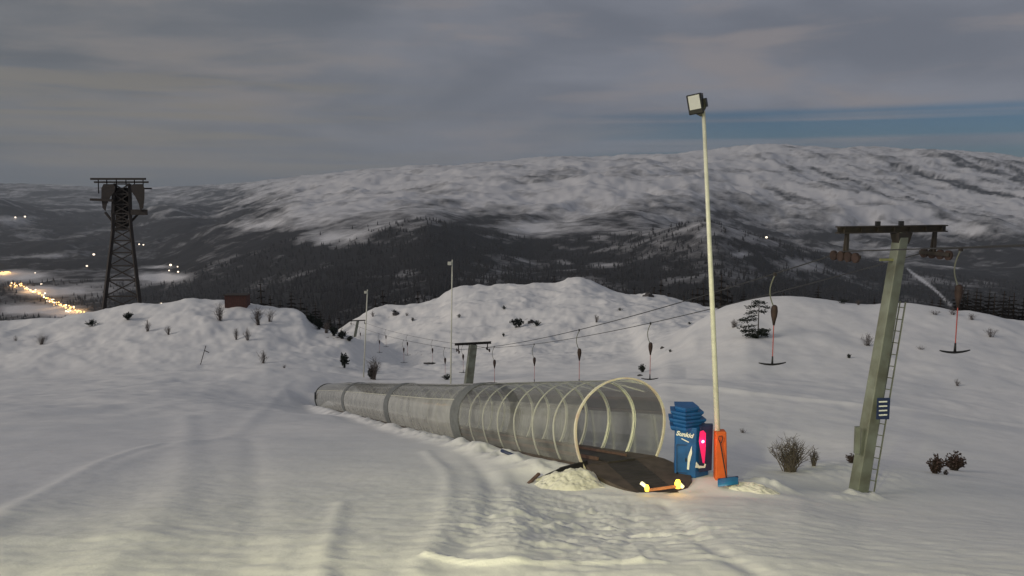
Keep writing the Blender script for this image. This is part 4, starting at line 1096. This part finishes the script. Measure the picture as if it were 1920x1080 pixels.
for k, (px, py, hp_, wp_, dn, ev, lab) in enumerate(SH):
    p = G(px, py); s_ = p.y / FPX
    if p.y > 200: continue
    shrub('evergreen_bush' if ev else 'bare_shrub', p, hp_ * s_, wp_ * s_, 100 + k, lab, 'bush' if ev else 'shrub', dn, bool(ev))
def rock(p, w_, h2_, seed, label):
    n1_, n2_ = 18, 10; m = MB(); vs = []
    rr_ = random.Random(seed); ph = [rr_.uniform(0, 9) for _ in range(6)]
    for j in range(n2_ + 1):
        for i in range(n1_):
            a = 2 * math.pi * i / n1_; b2 = math.pi * j / n2_ 
            r2 = 1 + .22 * math.sin(2 * a + ph[0]) * math.sin(b2 * 2 + ph[1]) + .14 * math.sin(5 * a + ph[2] + b2 * 3) + .1 * math.sin(7 * b2 + ph[3] + a * 2)
            vs.append((math.cos(a) * math.sin(b2) * w_ / 2 * r2, math.sin(a) * math.sin(b2) * w_ / 2 * r2, math.cos(b2) * h2_ * r2))
    fs = [(j * n1_ + i, (j + 1) * n1_ + i, (j + 1) * n1_ + (i + 1) % n1_, j * n1_ + (i + 1) % n1_) for j in range(n2_) for i in range(n1_)]
    m.add(vs, fs); o = m.build('rock', M_rock); o.location = p; tag(o, label, 'rock')
for px, py, wp_, h2_, lab in [(1216, 556, 20, 7, 'pale rock knob on the skyline above the haul ropes'), (996, 605, 12, 5, 'small dark rock beside the knoll bushes'), (1200, 705, 9, 3, 'flat rock below the bush left of the right hill'),
                              (806, 683, 24, 3, 'long flat rock in the snow hollow'), (1242, 653, 8, 3, 'small rock on the left edge of the right hill'), (742, 590, 12, 4, 'rock on the left shoulder of the knoll'), (1600, 867, 14, 5, 'stone half buried by the near pylon foot')]:
    p = G(px, py); s_ = p.y / FPX; rock(p, wp_ * s_, h2_ * s_, int(px), lab)

# ------------------------------------------------------------------ conifers
def conifer_mesh(h, wd_, tiers, per, seed, leaf=.16, gap=.0, lean=0.):
    r_ = random.Random(seed); m = MB()
    for k in range(tiers):
        f = k / (tiers - 1); z = h * (.10 + .88 * f); rad = wd_ / 2 * (1 - f) ** .85 * r_.uniform(.75, 1.1) + .02 * h
        for j in range(per):
            if r_.random() < gap: continue
            a = r_.uniform(0, 2 * math.pi); L_ = rad * r_.uniform(.6, 1.1)
            base = Vector((0, 0, z)); tip = Vector((math.cos(a) * L_, math.sin(a) * L_, z - L_ * r_.uniform(.25, .5)))
            side = Vector((-math.sin(a), math.cos(a), 0)) * L_ * r_.uniform(.18, .34)
            midp = base.lerp(tip, .6)
            m.add([base, midp + side - Vector((0, 0, L_ * .18)), tip, midp - side - Vector((0, 0, L_ * .18)), midp + Vector((0, 0, .05 * L_))], [(0, 1, 4), (1, 2, 4), (2, 3, 4), (3, 0, 4)])
            for q_ in range(3):
                c_ = base.lerp(tip, r_.uniform(.35, 1)); u_ = Vector((r_.uniform(-1, 1), r_.uniform(-1, 1), r_.uniform(-.9, .2))).normalized() * L_ * leaf; v_ = u_.orthogonal().normalized() * L_ * leaf * .6
                m.add([c_ - u_, c_ + v_, c_ + u_, c_ - v_], [(0, 1, 2, 3)])
    return m
def conifer(p, h, wd_, seed, label, group=None, tiers=14, per=9, mat=None, gap=0., name='spruce_tree'):
    o = thing(name, p, label, 'spruce tree', group)
    m = conifer_mesh(h, wd_, tiers, per, seed, gap=gap); c_ = m.build('crown', mat or M_needle2); c_.parent = o; c_.matrix_parent_inverse = Matrix()
    m = MB(); m.tube([(0, 0, -.6), (0, 0, h * .97)], [h * .018, h * .004], 6); c2_ = m.build('trunk', M_bark); c2_.parent = o; c2_.matrix_parent_inverse = Matrix()
    return o
p = G(1421, 634); s_ = p.y / FPX
sp_ = thing('spruce_tree', p, 'small scraggly snow dusted spruce alone on the right hill', 'spruce tree')
rr2 = random.Random(8); m = MB(); H_ = 74 * s_
br = [(.10, -26, .10, 26), (.12, 22, .1, 24), (.22, -30, .18, 22), (.2, 20, .22, 22), (.34, -38, .28, 14), (.50, -34, .44, 14), (.60, -40, .50, 12), (.72, -30, .66, 12), (.70, 14, .70, 8), (.84, -22, .80, 10), (.84, 18, .82, 8), (.95, -14, .93, 8), (.93, 12, .94, 6), (.05, -8, .03, 26), (.16, 4, .15, 26)]
for z_, dx_, z2_, nn_ in br:
    b0 = Vector((0, 0, H_ * z_)); e0 = Vector((dx_ * s_ * .9, rr2.uniform(-.5, .5), H_ * z2_ - .05))
    m.tube([b0, e0], [.03, .01], 4)
    for q_ in range(nn_ * 7):
        f = rr2.uniform(.15, 1.05); c_ = b0.lerp(e0, f) + Vector((rr2.gauss(0, .12), rr2.gauss(0, .16), rr2.gauss(-.03, .09)))
        u_ = Vector((rr2.uniform(-1, 1), rr2.uniform(-1, 1), rr2.uniform(-.6, .2))).normalized() * .13; v_ = u_.orthogonal().normalized() * .045
        m.add([c_ - u_, c_ + v_, c_ + u_, c_ - v_], [(0, 1, 2, 3)])
c_ = m.build('crown', M_needle); c_.parent = sp_; c_.matrix_parent_inverse = Matrix()
m = MB(); m.tube([(0, 0, -.3), (0, 0, H_)], [.07, .025], 8); c_ = m.build('trunk', M_bark); c_.parent = sp_; c_.matrix_parent_inverse = Matrix()

# spruces whose tops stand above the near crests: (px, py top, foot distance, height m, cluster)
protos = [conifer((0, -300, 0), 10, 3.4 + .5 * (k % 3), 300 + k, 'x', None, 16, 10) for k in range(4)]
CL = [
 ('dark spruces standing behind the crest right of the red hut', [(470, 556), (492, 528), (508, 552), (528, 560), (545, 545), (560, 556), (575, 572), (590, 566), (602, 582), (618, 590), (455, 560)], 160),
 ('dark spruces behind the saddle beside the slim grey pole', [(632, 592), (722, 540), (735, 560), (708, 556), (790, 542), (800, 556), (760, 560), (648, 596), (815, 552)], 215),
 ('dark spruces peeping over the summit of the central knoll', [(1045, 514), (1058, 522), (1120, 520), (1135, 528), (1145, 534), (1160, 540), (1190, 538), (1225, 534), (1240, 520), (1250, 545), (990, 530), (930, 532)], 215),
 ('tall dark spruces behind the light pole, between knoll and hill', [(1285, 552), (1300, 540), (1312, 536), (1325, 526), (1340, 545), (1352, 508), (1362, 528), (1375, 548), (1318, 548)], 215),
 ('dark spruces behind the right hill crest, left of near pylon', [(1395, 545), (1470, 548), (1535, 536), (1560, 552), (1640, 556), (1510, 554)], 150),
 ('tall dark spruces along the crest at the right edge', [(1748, 560), (1762, 556), (1798, 540), (1808, 535), (1818, 542), (1830, 538), (1842, 545), (1853, 540), (1866, 548), (1880, 543), (1892, 552), (1905, 546), (1918, 556), (1935, 550)], 135),
]
ORD = ['first', 'second', 'third', 'fourth', 'fifth', 'sixth', 'seventh', 'eighth', 'ninth', 'tenth', 'eleventh', 'twelfth', 'thirteenth', 'fourteenth', 'fifteenth']
rc = random.Random(77)
used = set()
for lab, pts, dist in CL:
    for i, (px, py) in enumerate(sorted(pts)):
        d_ = dist + rc.uniform(-8, 22)
        tp = P(px, py, d_); gzz = max(Z1(tp.x, tp.y), float(zf(np.array([tp.x]), np.array([tp.y]))[0]))
        hh = max(5.0, min(30.0, tp.z - gzz)); k = rc.randrange(4)
        o = protos[k] if k not in used else copy_tree(protos[k]); used.add(k)
        o.location = (tp.x, tp.y, tp.z - hh); s_ = hh / 10; o.scale = (s_ * 1.45 * (10 / hh) ** .35, s_ * 1.45 * (10 / hh) ** .35, s_)
        o.rotation_euler = (rc.uniform(-.03, .03), rc.uniform(-.03, .03), rc.uniform(0, 6)); o['label'] = ORD[i] + ' from left of the ' + lab; o['group'] = lab
for k in range(4):
    if k not in used:
        for ch in [c for c in COL.objects if c.parent == protos[k]]: bpy.data.objects.remove(ch)
        bpy.data.objects.remove(protos[k])

# the wood on the slopes beyond: one mass of small cones
rng = np.random.default_rng(5)
Nn = 60000
dz = np.exp(rng.uniform(math.log(230), math.log(3800), Nn)); uz = rng.uniform(-.72, .72, Nn)
xx = uz * dz; yy = dz; zz = zf(xx, yy)
ii = np.clip(np.searchsorted(rf, yy), 0, len(rf) - 1); jj = np.clip(((uz + 1.05) / 2.1 * (len(cf) - 1)).round().astype(int), 0, len(cf) - 1)
dens = fo[ii, jj]; keep = dens + .35 * (rng.random(Nn) - .5) > .62
zn_near = np.where(yy < 265, zn(xx, yy), -1e9); keep &= zz > zn_near
xx, yy, zz = xx[keep], yy[keep], zz[keep]; n = len(xx)
hh = rng.uniform(8, 17, n) * np.clip(yy / 900, .8, 1.25); rr = hh * rng.uniform(.16, .24, n)
ns = 5
ang = np.linspace(0, 2 * np.pi, ns, endpoint=False)
V = np.zeros((n, 2 * ns + 2, 3)); rot = rng.uniform(0, 6.28, n)
for k in range(ns):
    j1 = rng.uniform(.7, 1.3, n)
    V[:, k, 0] = xx + np.cos(ang[k] + rot) * rr * j1; V[:, k, 1] = yy + np.sin(ang[k] + rot) * rr * j1; V[:, k, 2] = zz + hh * .08
    j2 = rng.uniform(.6, 1.3, n)
    V[:, ns + 1 + k, 0] = xx + np.cos(ang[k] + rot + .5) * rr * .62 * j2; V[:, ns + 1 + k, 1] = yy + np.sin(ang[k] + rot + .5) * rr * .62 * j2; V[:, ns + 1 + k, 2] = zz + hh * .42
V[:, ns, :] = np.stack([xx, yy, zz + hh * .62], -1); V[:, 2 * ns + 1, :] = np.stack([xx, yy, zz + hh], -1)
F = []
for k in range(ns):
    F.append([k, (k + 1) % ns, ns]); F.append([ns + 1 + k, ns + 1 + (k + 1) % ns, 2 * ns + 1])
F = (np.array(F)[None] + (np.arange(n) * (2 * ns + 2))[:, None, None]).reshape(-1, 3)
me = bpy.data.meshes.new('distant_wood'); me.vertices.add(V.size // 3); me.vertices.foreach_set('co', V.astype(np.float32).ravel())
me.loops.add(F.size); me.loops.foreach_set('vertex_index', F.ravel().astype(np.int32)); me.polygons.add(len(F)); me.polygons.foreach_set('loop_start', (np.arange(len(F)) * 3).astype(np.int32))
me.update(calc_edges=True); me.materials.append(material('distant_needles', (.022, .020, .021), .9, 0, .25, .02))
wood = bpy.data.objects.new('distant_wood', me); COL.objects.link(wood)
tag(wood, 'dark conifer wood covering the slopes down to the valley', 'wood', kind='stuff')

# ------------------------------------------------------------------ lights of the valley
M_vy = material('yellow_street_light', (.8, .6, .3), emit=(1, .55, .18), estr=3.5)
M_vw = material('white_street_light', (.9, .9, .8), emit=(1, .82, .62), estr=2.2)
M_post = material('lamp_mast', (.1, .1, .1))
def vlight(px, py, r, mat, label, group=None, flat_=1.0):
    p = GF(px, py); s_ = p.y / FPX; r = r * s_
    o = thing('village_lamp', p, label, 'street lamp', group)
    m = MB(); vs = []; n1_, n2_ = 10, 6
    for j in range(n2_ + 1):
        for i in range(n1_): a = 2 * math.pi * i / n1_; b2 = math.pi * j / n2_; vs.append((p.x + r * flat_ * math.cos(a) * math.sin(b2), p.y + r * math.sin(a) * math.sin(b2), p.z + r * 1.3 + r * .8 * math.cos(b2)))
    m.add(vs, [(j * n1_ + i, (j + 1) * n1_ + i, (j + 1) * n1_ + (i + 1) % n1_, j * n1_ + (i + 1) % n1_) for j in range(n2_) for i in range(n1_)])
    m.build('lit_globe', mat, o); m = MB(); m.tube([p - Vector((0, 0, 3)), p + Vector((0, 0, r * .6))], r * .12, 5); m.build('mast', M_post, o)
for px, py, r, lab in [(29, 410, 1.6, 'left one of two white lights on the far hillside, top left'), (47, 409, 1.8, 'right one of two white lights on the far hillside, top left'),
                       (176, 480, 2.2, 'white light left of the cableway tower, higher one'), (163, 501, 1.8, 'faint white light left of the tower, lower one'), (203, 501, 1.8, 'white light at the left leg of the cableway tower'),
                       (249, 456, 1.8, 'white light right of the tower waist'), (261, 460, 1.5, 'first of two warm lights right of the tower waist'), (269, 461, 1.5, 'second of two warm lights right of the tower waist'),
                       (320, 500, 2.4, 'brightest light by the snowy field right of the tower'), (317, 509, 1.4, 'dim warm light below the brightest one by the field'), (333, 502, 1.4, 'dim light right of the brightest one by the field'),
                       (334, 512, 1.8, 'white light on the lower edge of the field right of the tower'), (78, 535, 1.8, 'white light alone on the snowfield above the village row'), (66, 513, 1.1, 'tiny light on the left snowfield'),
                       (302, 572, 2.0, 'orange light just above the left hill crest'), (1437, 448, 2.2, 'white light right of the light pole in the far valley')]:
    vlight(px, py, r, M_vw, lab)
rl = random.Random(9)
row = [(20, 533), (45, 540), (75, 553), (95, 565), (120, 575), (158, 587)]
for k in range(90):
    f = (k + rl.random() * .8) / 90 * 5; i = min(4, int(f)); tt = f - i
    px = row[i][0] + (row[i + 1][0] - row[i][0]) * tt + rl.uniform(-3, 3); py = row[i][1] + (row[i + 1][1] - row[i][1]) * tt + rl.gauss(0, 2.2)
    vlight(px, py, rl.uniform(.8, 1.7), M_vy if rl.random() < .75 else M_vw, 'one of the yellow lights strung in the village row at far left', 'lights of the village row')
for k in range(7): vlight(1 + k * 3, 514 - k * .4 + rl.uniform(-1, 1), rl.uniform(.9, 1.6), M_vy, 'one of the lights in the short yellow row at the left edge', 'short row of lights at the left edge')
for k in range(3): vlight(124 + k * 4, 585 + rl.uniform(-1, 1), 1.5, M_vw, 'one of three white lights just below the village row', 'white lights below the village row')

for px, py in ((8, 514), (30, 537), (62, 547), (90, 562), (118, 574), (145, 583)):
    p = GF(px, py); glow(p + Vector((0, 0, 28)), 110000, (1, .55, .2), 6)

# ------------------------------------------------------------------ haze
bpy.context.view_layer.update()
HZ = 3.1e-5
if HZ:
    zlo = min(float(Zf.min()), float(Zg.min())) - 1; zhi = max(float(Zf.max()), 20) + 30
    xm = 27500; m = MB(); m.box((0, (26100 - 70) / 2, (zlo + zhi) / 2), (2 * xm, 26100 + 70, zhi - zlo))
    mh = bpy.data.materials.new('thin_haze'); mh.use_nodes = True; t = mh.node_tree; t.nodes.clear()
    oo = t.nodes.new('ShaderNodeOutputMaterial'); vv = t.nodes.new('ShaderNodeVolumePrincipled'); vv.inputs['Color'].default_value = (.78, .86, .97, 1); vv.inputs['Density'].default_value = HZ
    t.links.new(vv.outputs[0], oo.inputs['Volume'])
    tag(m.build('haze', mh), 'thin evening haze over the valley', 'haze', kind='stuff')
